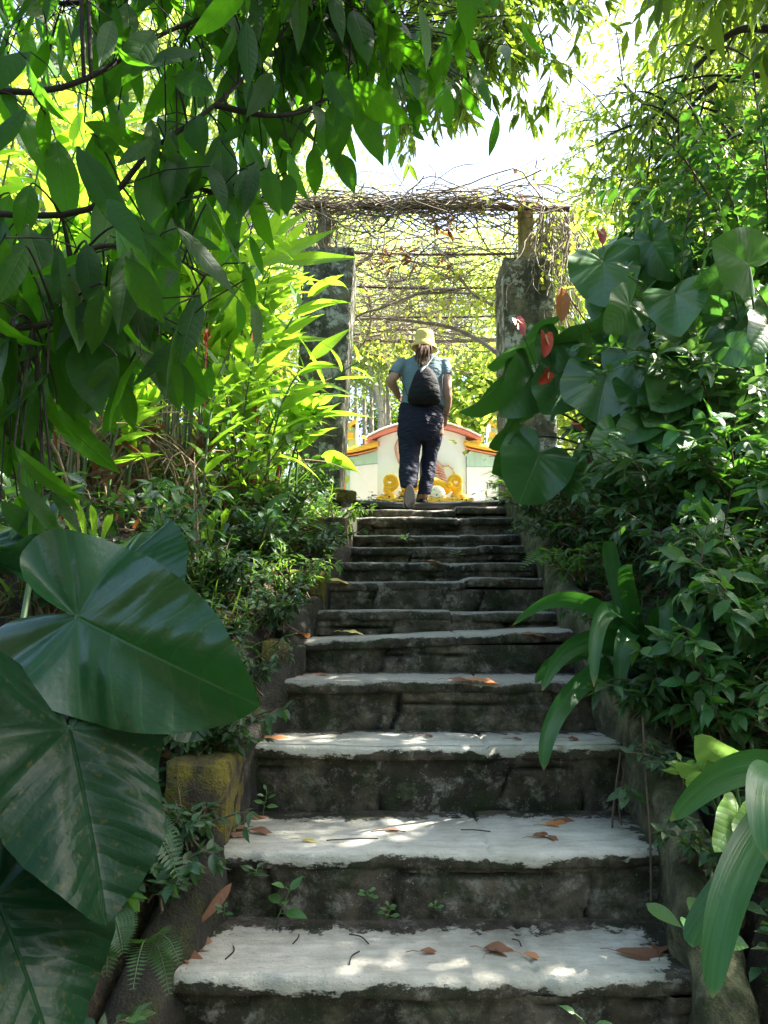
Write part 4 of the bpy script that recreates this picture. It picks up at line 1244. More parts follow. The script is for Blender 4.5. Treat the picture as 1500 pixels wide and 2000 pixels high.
def auto_hearts(label, region, n, Yr, Lr, crown, seed, mat=M_ANTH, down=(0, 1), name='anthurium', roll=50):
    g = np.random.default_rng(seed)
    r = thing(name, label, 'plant')
    sp = []
    for i in range(n):
        x, y, Y = g.uniform(region[0], region[2]), g.uniform(region[1], region[3]), g.uniform(*Yr)
        a = g.normal(PI / 2, .75) + .35 * np.sign(x - (region[0] + region[2]) / 2) * -1
        L = g.uniform(*Lr) / Y * FPX
        sp.append((x, y, Y, x + L * math.cos(a), y + L * math.sin(a) * .85, Y - g.uniform(0, .16), g.normal(0, roll * .55), g.uniform(.8, 1.15), g.uniform(.05, .25), g.uniform(.2, .5)))
    hearts(r, crown, sp, mat, (9, 40), .005)
    return finish(r, crown)
auto_hearts('heart-leaved plant in the middle of the right bank under the trailing small round leaves', (1220, 560, 1440, 800), 22, (3.9, 4.5), (.20, .33), P(1330, 880, 5.1), 5)
auto_hearts('heart-leaved plant highest on the right bank below the bright canopy', (1180, 440, 1370, 570), 20, (4.7, 5.6), (.22, .36), P(1290, 760, 5.9), 7)
auto_hearts('heart-leaved plant at the right edge with one leaf bleached by sunlight', (1400, 500, 1530, 760), 15, (3.6, 4.3), (.14, .22), P(1500, 900, 4.3), 9)
auto_hearts('low heart-leaved plant in the shade behind the lance-leaved bushes on the right', (1200, 780, 1500, 930), 20, (3.9, 4.5), (.18, .28), P(1380, 1040, 4.8), 12)
auto_hearts('tall heart-leaved plant in deep shade at the far right top of the bank', (1390, 400, 1520, 520), 12, (4.6, 5.4), (.15, .23), P(1480, 760, 5.5), 15)

# ================================================================== strap-leaved lilies
def ribbon(m, pts, w, prof, side, gutter=.25, nw=6):
    """curved blade along pts, width w, cross axis near `side`"""
    pts = np.asarray(pts, float); n = len(pts)
    t = nrm(np.gradient(pts, axis=0))
    s = nrm(np.asarray(side, float)[None] - t * (t @ np.asarray(side, float))[:, None])
    nn = np.cross(t, s)
    u = np.linspace(0, 1, n)
    ww = prof(u) * w / 2
    c = np.linspace(-1, 1, nw + 1)
    A = pts[:, None] + (ww[:, None] * c)[..., None] * s[:, None] + (gutter * ww[:, None] * (c ** 2))[..., None] * nn[:, None]
    UV = np.stack([np.broadcast_to(u[:, None], A.shape[:2]), ww[:, None] * c * 1.2], -1)
    m.grid(A, UV)
SPROF = lambda u: np.minimum(1, .5 + 2.2 * u) * np.sqrt(np.clip(1 - u ** 4.5, 0.0004, 1)) * (1 - .12 * u)
def lily(label, crown, specs, w, nm='lily'):
    """specs: list of (mid px,py,Y, tip px,py,Y, side roll)"""
    r = thing(nm, label, 'plant')
    for i, (mx, my, mY, tx, ty, tY, roll) in enumerate(specs):
        a, c = np.asarray(crown) + RNG.normal(size=3) * .012, P(tx, ty, tY)
        mid = P(mx, my, mY)
        ctrl = 2 * mid - .5 * (a + c)
        t = np.linspace(0, 1, 22)[:, None]
        pts = (1 - t) ** 2 * a + 2 * (1 - t) * t * ctrl + t * t * c
        v = nrm(mid - CAMPOS); tg = nrm(c - a)
        s0 = nrm(np.cross(tg, v)); up = nrm(np.cross(s0, tg))
        s = s0 * math.cos(R(roll)) + up * math.sin(R(roll))
        m = MB(); ribbon(m, pts, w * (1 + .1 * math.sin(i * 3.3)), SPROF, s, .3)
        m.build('leaf', M_STRAP, r)
    return finish(r, crown)
lily('strap-leaved lily arching over the steps from the middle of the right kerb wall', P(1262, 1265, 3.35), [
    (1125, 1172, 3.15, 1000, 1222, 3.0, 15), (1185, 1195, 3.0, 1160, 1342, 2.8, -12), (1135, 1255, 3.05, 1058, 1350, 2.9, 8), (1120, 1275, 3.15, 1044, 1335, 3.05, 18),
    (1115, 1355, 2.95, 1062, 1505, 2.8, 10), (1222, 1135, 3.2, 1228, 1106, 2.95, -10), (1225, 1240, 3.05, 1212, 1358, 2.95, -6), (1300, 1180, 3.2, 1292, 1300, 3.05, 14),
    (1345, 1215, 3.2, 1388, 1302, 3.05, 12), (1310, 1290, 3.2, 1335, 1368, 3.05, 10), (1200, 1110, 3.4, 1195, 1055, 3.35, 25), (1340, 1150, 3.5, 1400, 1180, 3.5, 20)], .080)
lily('big strap-leaved lily leaning in close at the lower right corner', P(1580, 1545, 1.62), [
    (1450, 1498, 1.55, 1308, 1604, 1.5, 16), (1448, 1690, 1.42, 1392, 1950, 1.32, -8), (1420, 1740, 1.5, 1352, 1850, 1.45, -40), (1498, 1520, 1.4, 1500, 1680, 1.28, -10), (1560, 1400, 1.6, 1600, 1320, 1.6, 10)], .074)

# ================================================================== big-leaved tree reaching in from the upper left
T1 = thing('broad_leaved_tree', 'near tree with big drooping dark leaves filling the upper left', 'tree')
tr = MB()
base = np.array([-2.1, 2.2, float(hgt(-2.1, 2.2)) - .1])
tr.tube(spline([base, base + [.05, .05, 1.0], base + [.15, .15, 2.0], base + [.2, .3, 3.2]], 6), np.linspace(.10, .06, 19), 10)
hub = base + [.15, .15, 2.0]
LIMBS = [
    [hub, P(120, 420, 2.3), P(300, 290, 2.35), P(420, 205, 2.4), P(500, 125, 2.45), P(565, 45, 2.5), P(620, -60, 2.6)],
    [hub + [0, 0, .5], P(60, 180, 2.2), P(330, 60, 2.4), P(520, 0, 2.6), P(700, -10, 2.75)],
    [hub + [0, 0, -.2], P(60, 520, 2.0), P(200, 480, 2.05), P(330, 500, 2.15), P(400, 540, 2.2)],
    [hub + [0, 0, -.4], P(20, 640, 1.9), P(140, 600, 1.95), P(260, 620, 2.0), P(330, 660, 2.05)],
    [P(420, 205, 2.4), P(520, 225, 2.45), P(600, 215, 2.5), P(680, 165, 2.55)],
    [P(300, 290, 2.35), P(370, 360, 2.4), P(450, 380, 2.45), P(510, 390, 2.5)],
    [hub + [0, 0, .8], P(120, -60, 2.3), P(200, -80, 2.3), P(400, -100, 2.4)],
    [P(560, -20, 2.7), P(640, 30, 2.72), P(720, 60, 2.75), P(760, 70, 2.8)],
    [base + [.2, .3, 3.2], (-1.2, 2.6, 3.6), (-.7, 2.8, 4.1), (-.1, 2.7, 4.4)],  # this limb and those after it: out of view, added to shade the left
    [base + [.2, .3, 3.2], (-1.1, 2.1, 3.6), (-.5, 2.0, 3.9), (.1, 1.9, 4.0)],
    [base + [.2, .3, 2.6], (-1.3, 1.6, 2.95), (-.8, 1.25, 2.95), (-.25, 1.15, 3.05), (.2, 1.2, 3.1)],
    [base + [.1, .2, 2.4], (-1.6, 1.3, 2.75), (-1.2, .8, 2.75), (-.7, .5, 2.8)],
    [base + [.2, .3, 3.2], (-1.4, 1.6, 3.6), (-.8, 1.2, 3.8), (-.2, .9, 3.9)],
]
LS_ = []
for L_ in LIMBS:
    s_ = spline(L_, 6); LS_.append(s_)
    tr.tube(s_, np.interp(np.linspace(0, 1, len(s_)), [0, 1], [.012, .003]), 7)
for x in (158, 172): tr.tube([P(x, -60, 2.0), P(x + 2, 60, 2.0), P(x + 6, 150, 2.02)], .006, 6)
EXPL = [  # base px, tip px, width px
    (165, 240, 330, 293, 52), (178, 262, 246, 306, 56), (20, 190, 100, 352, 60), (108, 270, 135, 452, 72), (150, 288, 268, 482, 62), (372, 10, 457, 100, 78),
    (492, -30, 494, 96, 60), (590, -30, 628, 95, 66), (632, -10, 742, 142, 66), (742, 48, 846, 162, 58), (682, 168, 800, 240, 60), (692, 182, 746, 318, 54), (672, 190, 648, 322, 60),
    (612, 288, 616, 382, 48), (658, 300, 692, 372, 46), (532, 116, 612, 192, 50), (470, 60, 478, 125, 44), (556, 190, 552, 352, 60), (430, 262, 438, 412, 66), (470, 195, 524, 292, 56),
    (380, 228, 396, 302, 62), (478, 262, 532, 388, 50), (500, 395, 512, 470, 40), (368, 410, 380, 480, 36), (404, 400, 432, 472, 38), (272, 455, 352, 530, 74), (296, 470, 336, 626, 86),
    (205, 590, 168, 808, 84), (310, 655, 352, 806, 66), (334, 668, 406, 782, 56), (250, 575, 342, 652, 54), (62, 500, 88, 612, 70), (-30, 700, 78, 905, 92), (100, 800, 232, 924, 52), (240, 745, 262, 842, 46),
    (130, 560, 92, 702, 74), (80, 460, 0, 640, 96), (180, 500, 140, 640, 80), (255, 640, 330, 760, 60), (150, 620, 60, 760, 76), (20, 380, -30, 560, 80), (60, 360, 40, 470, 66), (210, 380, 190, 520, 60), (330, 410, 300, 520, 52),
    (560, 340, 560, 420, 44), (520, 330, 545, 420, 48), (580, 60, 570, 190, 56), (690, 20, 720, 120, 56), (420, 330, 470, 430, 50), (350, 300, 330, 410, 60), (300, 320, 290, 440, 60),
    (230, 640, 225, 780, 70), (180, 680, 110, 850, 74), (60, 620, 20, 770, 76), (0, 760, 60, 960, 80), (110, 700, 175, 880, 60), (400, 120, 330, 200, 60), (300, 60, 240, 160, 66), (240, 120, 180, 220, 60), (340, 150, 420, 180, 50),
    (640, 140, 690, 230, 54), (590, 230, 545, 330, 54), (480, 330, 470, 420, 52), (400, 300, 360, 380, 56)]
lg = np.random.default_rng(21)
def nearest_limb(p):
    best = None
    for s_ in LS_:
        d = np.linalg.norm(s_ - p, axis=1); i = d.argmin()
        if best is None or d[i] < best[0]: best = (d[i], s_[i])
    return best
tw = tr; count = 0
def big_leaf(b, t, wr, roll):
    global count
    X = t - b; L = np.linalg.norm(X)
    n = face_n(b, X, roll)
    dr = lg.uniform(.2, .8)
    tm = strip_leaf(10, 6, 'acum', wr, dr, lg.uniform(.1, .45), .08, .25, lg.uniform(0, 6))
    m = MB(); put(m, tm, b, nrm(nrm(X) + n * dr * .4), n, L * (1 + dr * dr / 14))
    m.build('leaf', M_BIG, T1); count += 1
for (bx, by, tx, ty, w) in EXPL:
    Y = lg.uniform(1.95, 2.5) + max(0, bx - 300) / 900
    b, t = P(bx, by, Y), P(tx, ty, Y - lg.uniform(-.05, .12))
    d, c = nearest_limb(b)
    if d > .02: tw.tube(bez(c, c * .6 + b * .4 + [0, 0, .03], b + [0, 0, .02], b, 6), [.004, .004, .0035, .003, .003, .003], 5)
    wr = w / math.hypot(tx - bx, ty - by)
    big_leaf(b, t, min(.38, wr * .78), lg.normal(0, 22))
for _ in range(24):                        # more big dark blades hanging in the near lower part
    bx, by = lg.uniform(-40, 270), lg.uniform(440, 740)
    l_ = lg.uniform(100, 180); a_ = lg.normal(PI / 2, .38)
    Y = lg.uniform(1.75, 2.15); b = P(bx, by, Y); t = P(bx + l_ * math.cos(a_), by + l_ * math.sin(a_), Y - lg.uniform(-.05, .1))
    d, c = nearest_limb(b)
    tw.tube(bez(c, c * .6 + b * .4 + [0, 0, .03], b + [0, 0, .02], b, 6), [.004, .004, .0035, .003, .003, .003], 5)
    big_leaf(b, t, lg.uniform(.30, .42), lg.normal(0, 25))
def P_OUT(p):                              # keep the open sky free: no loose leaves on the last limb ends
    return p[0] > -.28 + .02 * p[1] and p[2] < 3.5 and p[1] > 2.45
# filler leaves behind the explicit ones, all along the limbs
fill = MB(); tms = [strip_leaf(8, 4, 'acum', w, d, f, .06, .2, w * 9) for w, d, f in ((.25, .3, .3), (.30, .6, .2), (.22, .9, .4), (.27, .2, .1), (.26, 1.2, .3), (.24, -.3, .4))]
bs, Xs, Ns, Ls2 = [], [], [], []
for s_ in LS_:
    for i in range(4, len(s_), 1):
        if P_OUT(s_[i]): continue
        for j in range(11 if s_[i][2] > 2.7 and (s_[i][2] > 3.5 or s_[i][1] < 1.9) else (2 if i % 2 else 1)):
            o = lg.normal(size=3) * ([.28, .28, .12] if s_[i][2] > 2.7 and (s_[i][2] > 3.5 or s_[i][1] < 1.9) else [.10, .16, .08])
            b = s_[i] + o
            bs.append(b); X = np.array([lg.normal() * .5, lg.normal() * .5, -1.0 + lg.normal() * .35])
            Xs.append(X); Ns.append([lg.normal() * .8, -1 + lg.normal() * .5, .6]); Ls2.append(lg.uniform(.13, .25))
            tw.tube([s_[i], s_[i] * .5 + b * .5 + [0, 0, .02], b], .0025, 4)
rg = [(-20, -20, 420, 260, 30, 2.4, 3.2), (-20, 480, 260, 760, 46, 2.1, 2.7), (380, -20, 640, 120, 10, 2.7, 3.3), (330, 180, 560, 300, 10, 2.6, 3.2), (-40, 560, 130, 980, 50, 1.8, 2.3)]
for (x0, y0, x1, y1, n, a, c) in rg:
    for _ in range(n):
        b = P(lg.uniform(x0, x1), lg.uniform(y0, y1), lg.uniform(a, c))
        d, cc = nearest_limb(b)
        tw.tube(bez(cc, cc * .7 + b * .3 + [0, 0, .04], b + [0, 0, .05], b, 6), .0028, 4)
        bs.append(b); Xs.append([lg.normal() * .6, lg.normal() * .5, -.9 + lg.normal() * .4]); Ns.append([lg.normal() * .8, -1 + lg.normal() * .6, .7]); Ls2.append(lg.uniform(.12, .25))
put_mix(fill, tms, np.array(bs), np.array(Xs), np.array(Ns), np.array(Ls2))
fill.build('foliage', M_BIG, T1)
tw.build('trunk', M_BARKD, T1)
finish(T1, base)

# ================================================================== gingers on the left, lit through from behind
TG = [strip_leaf(9, 4, 'lance', w, d, f, .05, .1, w * 30) for w, d, f in ((.20, .5, .25), (.22, .8, .2), (.18, 1.1, .3), (.24, .35, .1))]
def ginger(label, spots, H, Lr, seed, mat=M_GING, lean=.35, flowers=0, nm='ginger_plant'):
    g = np.random.default_rng(seed)
    r = thing(nm, label, 'plant')
    st, fo = MB(), MB()
    for (x, y) in spots:
        b0 = np.array([x, y, float(hgt(x, y)) - .03])
        a = g.uniform(-.9, 2.6); ln = g.uniform(.15, 1) * lean; h = H * g.uniform(.7, 1.1)
        d = np.array([math.cos(a - .6) + .3, math.sin(a - .6) * .6 - .2, 0])
        p = bez(b0, b0 + [0, 0, h * .5], b0 + d * ln * h * .45 + [0, 0, h * .9], b0 + d * ln * h + [0, 0, h], 16)
        st.tube(p, np.linspace(.011, .005, 16), 6)
        tn = nrm(np.gradient(p, axis=0))
        sd = nrm(np.cross(tn[8], [math.cos(a * 3), math.sin(a * 3), .2]))
        nl = g.integers(9, 14)
        bs, Xs, Ns, Ls = [], [], [], []
        for i in range(nl):
            f = .32 + .68 * i / (nl - 1)
            k = f * 15; i0 = min(14, int(k)); pt = p[i0] + (p[i0 + 1] - p[i0]) * (k - i0)
            s = 1 if i % 2 else -1
            X = tn[i0] * g.uniform(.55, .9) + s * sd * g.uniform(.6, .95) + g.normal(size=3) * .12
            bs.append(pt); Xs.append(X); Ns.append(tn[i0] * .9 + [0, 0, .6] + g.normal(size=3) * .2); Ls.append(g.uniform(*Lr) * (.65 + .5 * math.sin(PI * min(1, f + .05))))
        put_mix(fo, TG, np.array(bs), np.array(Xs), np.array(Ns), np.array(Ls))
    st.build('cane', M_STEMG, r); fo.build('foliage', mat, r)
    return r, g
def spots(cx, cy, rx, ry, n, seed):
    g = np.random.default_rng(seed)
    a, q_ = g.uniform(0, 2 * PI, n), np.sqrt(g.uniform(0, 1, n))
    return [(cx + rx * q_[i] * math.cos(a[i]), cy + ry * q_[i] * math.sin(a[i])) for i in range(n)]
def bract(root, px, py, Y, h=.10):
    m = MB(); c = P(px, py, Y)
    g = np.random.default_rng(int(px))
    for i in range(7):
        z = -h / 2 + h * i / 7; a = i * 2.4
        put(m, strip_leaf(4, 2, 'lance', .4, -.5, .5), c + [0, 0, z], [math.cos(a) * .5, math.sin(a) * .5, .9], [math.cos(a), math.sin(a), 0], h * .55)
    m.tube([c + [0, 0, -h * 4], c + [0, 0, h * .3]], .005, 5)
    m.build('flower', M_RED, root)
G1, _ = ginger('tall sunlit ginger clump glowing yellow-green just left of the left gate pillar', spots(-1.46, 6.1, .5, .6, 19, 1), 2.0, (.38, .62), 31)
bract(G1, 493, 590, 5.9, .11); bract(G1, 476, 730, 5.6, .12)
# a few long bright blades that stand out against the pillar
for (bx, by, tx, ty, Y, w, roll) in ((500, 520, 655, 443, 6.2, .17, 10), (545, 512, 702, 492, 6.3, .17, 25), (605, 702, 682, 638, 6.3, .24, 15), (530, 660, 602, 612, 6.2, .2, 20), (545, 668, 655, 652, 6.4, .14, 40), (600, 742, 700, 760, 6.5, .12, 60), (560, 690, 500, 600, 6.1, .16, 0), (470, 520, 540, 430, 6.3, .16, 0), (560, 760, 640, 790, 6.0, .13, 50), (520, 470, 600, 410, 6.4, .18, 10)):
    b, t = P(bx, by, Y), P(tx, ty, Y - .1)
    m = MB(); put(m, strip_leaf(12, 4, 'lance', w, .35, .25, .08), b, t - b, face_n(b, t - b, roll), np.linalg.norm(t - b) * 1.03); m.build('long_leaf', M_GING, G1)
finish(G1, (-1.25, 6.2, float(hgt(-1.25, 6.2))))
G2, _ = ginger('sunlit ginger clump farther left with a red flower head above its lower leaves', spots(-2.0, 5.4, .6, .7, 16, 2), 2.1, (.36, .58), 32)
bract(G2, 403, 662, 5.0, .12)
finish(G2, (-2.0, 5.4, float(hgt(-2.0, 5.4))))
G3, _ = ginger('lower dark green ginger clump at the foot of the left pillar with reddish bracts', spots(-.95, 5.6, .45, .5, 16, 3), 1.05, (.30, .48), 33, M_GING, .6)
bract(G3, 500, 800, 5.3, .13); bract(G3, 545, 908, 5.5, .06)
finish(G3, (-.95, 5.6, float(hgt(-.95, 5.6))))
G4, _ = ginger('tall ginger clump in full sun behind the dark hanging leaves at far left', spots(-3.2, 6.0, .9, .9, 20, 4), 2.6, (.40, .62), 34)
finish(G4, (-3.2, 6.0, float(hgt(-3.2, 6.0))))
G5, _ = ginger('young leafy ginger clump standing in front of the brown dead stalks', spots(-1.55, 4.6, .45, .35, 9, 6), .95, (.24, .4), 35, M_GING, .5)
finish(G5, (-1.55, 4.6, float(hgt(-1.55, 4.6))))
G6, _ = ginger('tall far ginger clump rising behind the glowing clump near the left pillar', spots(-1.9, 7.6, .7, .6, 14, 8), 2.7, (.45, .7), 36)
finish(G6, (-1.9, 7.6, float(hgt(-1.9, 7.6))))

# --- dead stalks
D1 = thing('dead_stalks', 'thatch of dry brown stalks leaning under the gingers on the left bank', 'dead plant')
m, l = MB(), MB()
g = np.random.default_rng(40)
for i in range(150):
    x, y = g.uniform(-2.5, -.95), g.uniform(4.1, 5.9)
    b = np.array([x, y, float(hgt(x, y))])
    h = g.uniform(.35, .95); d = g.normal(size=2) * .35
    m.tube(bez(b, b + [0, 0, h * .5], b + [d[0] * h, d[1] * h, h * .8], b + [d[0] * h * 1.5, d[1] * h * 1.5, h * g.uniform(.4, 1)], 8), np.linspace(.009, .003, 8), 5)
m.build('stalk', M_DRYSTEM, D1)
n = 110; xy = np.stack([g.uniform(-2.5, -.9, n), g.uniform(4.2, 6.0, n)], -1)
b = np.concatenate([xy, (hgt(xy[:, 0], xy[:, 1]) + g.uniform(.05, .6, n))[:, None]], 1)
put_mix(l, [strip_leaf(6, 4, 'lance', .22, 1.4, .7, .2), strip_leaf(6, 4, 'lance', .2, -1.0, .9, .2)], b, rdir(n, (0, 0, -.8)), rdir(n), g.uniform(.15, .4, n))
l.build('dead_leaves', M_DEAD, D1)
finish(D1, (-1.6, 4.9, float(hgt(-1.6, 4.9))))

# --- the single strap-leaf shoots in the left undergrowth
def shoots(label, specs, w, nm='young_shoot', mat=M_GING):
    r = thing(nm, label, 'plant')
    for (bx, by, mx, my, tx, ty, Y) in specs:
        a, b, c = P(bx, by, Y), P(mx, my, Y), P(tx, ty, Y - .05)
        t = np.linspace(0, 1, 16)[:, None]; ct = 2 * b - .5 * (a + c)
        m = MB(); ribbon(m, (1 - t) ** 2 * a + 2 * (1 - t) * t * ct + t * t * c, w, lambda u: np.clip(np.sin(PI * np.clip(u, 0, 1) ** 1.4), .08, 1) * np.where(u > .9, (1 - u) * 10 + .02, 1), (1, -.3, 0), .3)
        m.build('leaf', mat, r)
    return finish(r, P(*specs[0][:2], specs[0][6]))
shoots('single young shoot with a hooked pale tip in the left undergrowth', [(392, 1170, 400, 1060, 420, 998, 4.2), (425, 1062, 436, 1000, 400, 1035, 4.2)], .075)
shoots('upright narrow bright green leaf among the dead stalks on the left bank', [(432, 1000, 425, 970, 407, 945, 4.4)], .06)
shoots('long dark leaf lying low across the left bank below the pillar', [(478, 1065, 520, 1000, 568, 962, 4.8), (470, 1100, 520, 1040, 552, 985, 4.75)], .09, mat=M_SHRUB)
shoots('drooping bright leaf hanging in front of the pillar foot beside the top step', [(600, 905, 640, 890, 704, 925, 6.2), (610, 915, 650, 905, 660, 915, 6.2)], .13)
shoots('clump of upright grassy leaves at the far left behind the big heart leaf', [(170, 1090, 160, 1020, 140, 965, 3.0), (185, 1090, 182, 1020, 178, 985, 3.0), (160, 1085, 140, 1030, 118, 1000, 3.0), (195, 1085, 205, 1030, 222, 1005, 3.0)], .035)
# ferns
def fern(label, crown, tips, L=.05, mat=None, nm='fern'):
    r = thing(nm, label, 'fern'); st, fo = MB(), MB()
    c = P(*crown)
    for (tx, ty, tY) in tips:
        t = P(tx, ty, tY); d = np.linalg.norm(t - c)
        p = bez(c, c * .65 + t * .35 + [0, 0, d * .28], c * .3 + t * .7 + [0, 0, d * .26], t, 22)
        st.tube(p, np.linspace(.003, .001, 22), 4, False)
        tg = nrm(np.gradient(p, axis=0)); sd = nrm(np.cross(tg, [0, -.35, 1.0]))
        for i in range(3, 22):
            l = L * math.sin(PI * (i / 22) ** .7) + .008
            for s in (-1, 1):
                put(fo, strip_leaf(4, 2, 'lance', .26, .3, .1), p[i], sd[i] * s + tg[i] * .35, np.cross(sd[i], tg[i]) * -1 + [0, -.3, .3], l)
    st.build('rachis', M_STEMG, r); fo.build('frond', mat or M_FERN, r)
    return finish(r, c)

# ================================================================== shrubs of the right bank
TS_OB = [strip_leaf(6, 4, 'obov', w, d, f) for w, d, f in ((.50, .3, .2), (.55, .5, .3), (.46, .1, .1))]
TS_LA = [strip_leaf(6, 4, 'lance', w, d, f, .03) for w, d, f in ((.34, .5, .25), (.38, .8, .2), (.30, .3, .35))]
TS_OV = [strip_leaf(6, 4, 'ovate', w, d, f, .03) for w, d, f in ((.48, .4, .2), (.52, .7, .3), (.44, .2, .15))]

def leafy_branch(st, B, g, p, L, every, start=.25, r=.004, whorl=False, droop=.3, wide=.9):
    """leaves in two ranks (or rosettes) along a branch path p; appends into B = (base, X, N, L)"""
    st.tube(p, np.linspace(r, r * .4, len(p)), 5, False)
    seg = np.linalg.norm(np.diff(p, axis=0), axis=1); cum = np.concatenate([[0], np.cumsum(seg)]); tot = cum[-1]
    t = nrm(np.gradient(p, axis=0))
    n = max(3, int(tot * (1 - start) / every))
    for i in range(n):
        s = tot * (start + (1 - start) * (i + .5) / n)
        k = min(len(p) - 2, int(np.searchsorted(cum, s)) - 1); k = max(k, 0)
        f = (s - cum[k]) / max(1e-6, seg[k]); pt = p[k] * (1 - f) + p[k + 1] * f
        sd = nrm(np.cross(t[k], [0, 0, 1.0]) + 1e-3)
        side = 1 if i % 2 else -1
        X = t[k] * g.uniform(.3, .8) + sd * side * g.uniform(.6, 1.0) * wide + np.array([0, 0, g.uniform(-.3, .5) - droop]) + g.normal(size=3) * .18
        B[0].append(pt); B[1].append(X); B[2].append(np.array([0, -.25, 1.0]) + g.normal(size=3) * .35); B[3].append(L * g.uniform(.65, 1.15))
    for j in range(3):                                                # terminal tuft
        X = t[-1] + g.normal(size=3) * .6
        B[0].append(p[-1]); B[1].append(X); B[2].append(np.array([0, -.3, 1.0]) + g.normal(size=3) * .4); B[3].append(L * g.uniform(.6, 1))

def shrub(label, pos, H, spread, nbr, L, tms, mat, seed, lean=(0, 0, 0), every=.035, sub=3, nm='shrub', cat='shrub', stem=None, onwall=0):
    g = np.random.default_rng(seed)
    r = thing(nm, label, cat)
    b0 = np.array([pos[0], pos[1], float(hgt(pos[0], pos[1])) - .04])
    if onwall == 2:
        b0 = np.array([xr(pos[1]) + .12, pos[1], sz(pos[1]) + .17])
    elif onwall:
        k_ = min(int(np.searchsorted([n_[0] for n_ in NOSE], pos[1] - .02)), len(NOSE) - 1); b0 = np.array([xl(pos[1]) - .12, pos[1], sz(pos[1]) + .03])
    st, B = MB(), ([], [], [], [])
    for i in range(nbr):
        a = 2 * PI * i / nbr + g.normal() * .4; h = H * g.uniform(.55, 1.1); s = spread * g.uniform(.3, 1.0)
        e = b0 + np.array([math.cos(a) * s, math.sin(a) * s, h]) + np.asarray(lean) * h
        p = bez(b0 + g.normal(size=3) * [.05, .05, 0], b0 + [math.cos(a) * s * .15, math.sin(a) * s * .15, h * .5], e - [math.cos(a) * s * .2, math.sin(a) * s * .2, -h * .08], e, 10)
        leafy_branch(st, B, g, p, L, every, .3, .005 + H * .003)
        for j in range(sub):
            k = g.integers(3, 9); q0 = p[k]
            d = nrm(p[k] - p[k - 1] + g.normal(size=3) * .7 + [0, -.15, .1]); l = h * g.uniform(.2, .45)
            pp = bez(q0, q0 + d * l * .4, q0 + d * l * .8 + [0, 0, .02], q0 + d * l + [0, 0, -.04 * l], 7)
            leafy_branch(st, B, g, pp, L * .9, every, .12, .003)
    fo = MB(); put_mix(fo, tms, *[np.array(x) for x in B])
    st.build('branch', stem or M_STEMB, r); fo.build('foliage', mat, r)
    return finish(r, b0)

def gpt(px, Y, row=None):
    """ground position at a photo column and distance"""
    return (P(px, 1165, Y)[0], Y)
shrub('bush of lance-shaped leaves crowding the right kerb wall halfway up the stairs', gpt(1235, 4.2), .40, .42, 14, .10, TS_LA, M_SHRUB, 101, (-.12, -.15, 0))
shrub('pale leaved bush in the middle of the right bank under the heart leaves', gpt(1330, 3.9), .52, .48, 15, .12, TS_LA, M_SHRUBP, 102, (-.1, -.1, 0))
shrub('large dark bush at the right edge level with the middle of the stairs', gpt(1470, 3.6), .66, .5, 16, .13, TS_OV, M_SHRUB, 103, (-.1, -.1, 0))
shrub('low bush of narrow leaves at the foot of the right bank beside the lily', gpt(1370, 3.5), .50, .40, 12, .10, TS_LA, M_COVER, 104, (-.1, -.1, 0))
shrub('shrub of small rounded leaves with long arms trailing left across the heart leaves', gpt(1420, 4.4), 1.1, .6, 9, .085, TS_OB, M_SHRUB, 105, (-.25, -.1, 0), .03)
shrub('tall shrub of oval leaves near the top of the right bank below the canopy tree', gpt(1440, 5.3), 1.75, .7, 14, .12, TS_OV, M_SHRUB, 106, (-.1, 0, 0))
shrub('bushy shrub behind the highest heart leaves on the right, lit yellow at its tips', gpt(1350, 6.4), 1.7, .8, 14, .13, TS_OV, M_LANCE, 107, (0, 0, 0))
shrub('small dark bush between the pink-flowered plant and the right kerb wall', gpt(1165, 4.7), .40, .32, 11, .085, TS_LA, M_COVER, 108, (-.1, -.1, 0))
shrub('bush with light green rosettes low at the right edge above the corner lily', gpt(1500, 2.9), .62, .36, 12, .12, TS_OV, M_SHRUB, 109, (-.15, -.1, 0))
shrub('little dark bush under the strap-leaved lily on the right bank', gpt(1330, 3.0), .30, .3, 9, .075, TS_OV, M_COVER, 110, (-.1, -.1, 0))
shrub('dense dark shrub in the far right corner behind the sun-bleached heart leaf', gpt(1560, 4.6), 2.0, .7, 16, .13, TS_OV, M_SHRUB, 111, (-.15, 0, 0))
shrub('dark leafy shrub closing the gap between the flowering heart-leaved plant and the right pillar', gpt(1190, 5.7), 1.15, .5, 16, .13, TS_OV, M_SHRUB, 112, (0, 0, 0))
shrub('second dark shrub behind the flowering heart-leaved plant, farther right', gpt(1270, 5.6), 1.2, .5, 16, .13, TS_OV, M_SHRUB, 113, (0, 0, 0))
# explicit arms of small round leaves that trail out to the left
arm = thing('trailing_branch', 'thin branch of small round leaves reaching left over the heart leaves', 'branch')
st, B = MB(), ([], [], [], []); g = np.random.default_rng(120)
for pts in ([(1400, 700, 4.2), (1300, 690, 4.1), (1220, 682, 4.0), (1135, 672, 3.95)], [(1420, 740, 4.1), (1330, 722, 4.0), (1240, 712, 3.95), (1160, 735, 3.9)], [(1330, 560, 4.3), (1335, 470, 4.25), (1345, 420, 4.2), (1340, 370, 4.2)], [(1500, 600, 3.9), (1450, 520, 3.9), (1420, 460, 3.9), (1405, 400, 3.9)], [(1370, 760, 4.0), (1360, 640, 4.0), (1365, 560, 4.0), (1380, 490, 4.0)]):
    leafy_branch(st, B, g, spline([P(*p) for p in pts], 5), .085, .026, .0, .004, droop=-.2)
st.build('branch', M_STEMB, arm); fo = MB(); put_mix(fo, TS_OB, *[np.array(x) for x in B]); fo.build('foliage', M_SHRUB, arm)
finish(arm, P(1400, 700, 4.2))
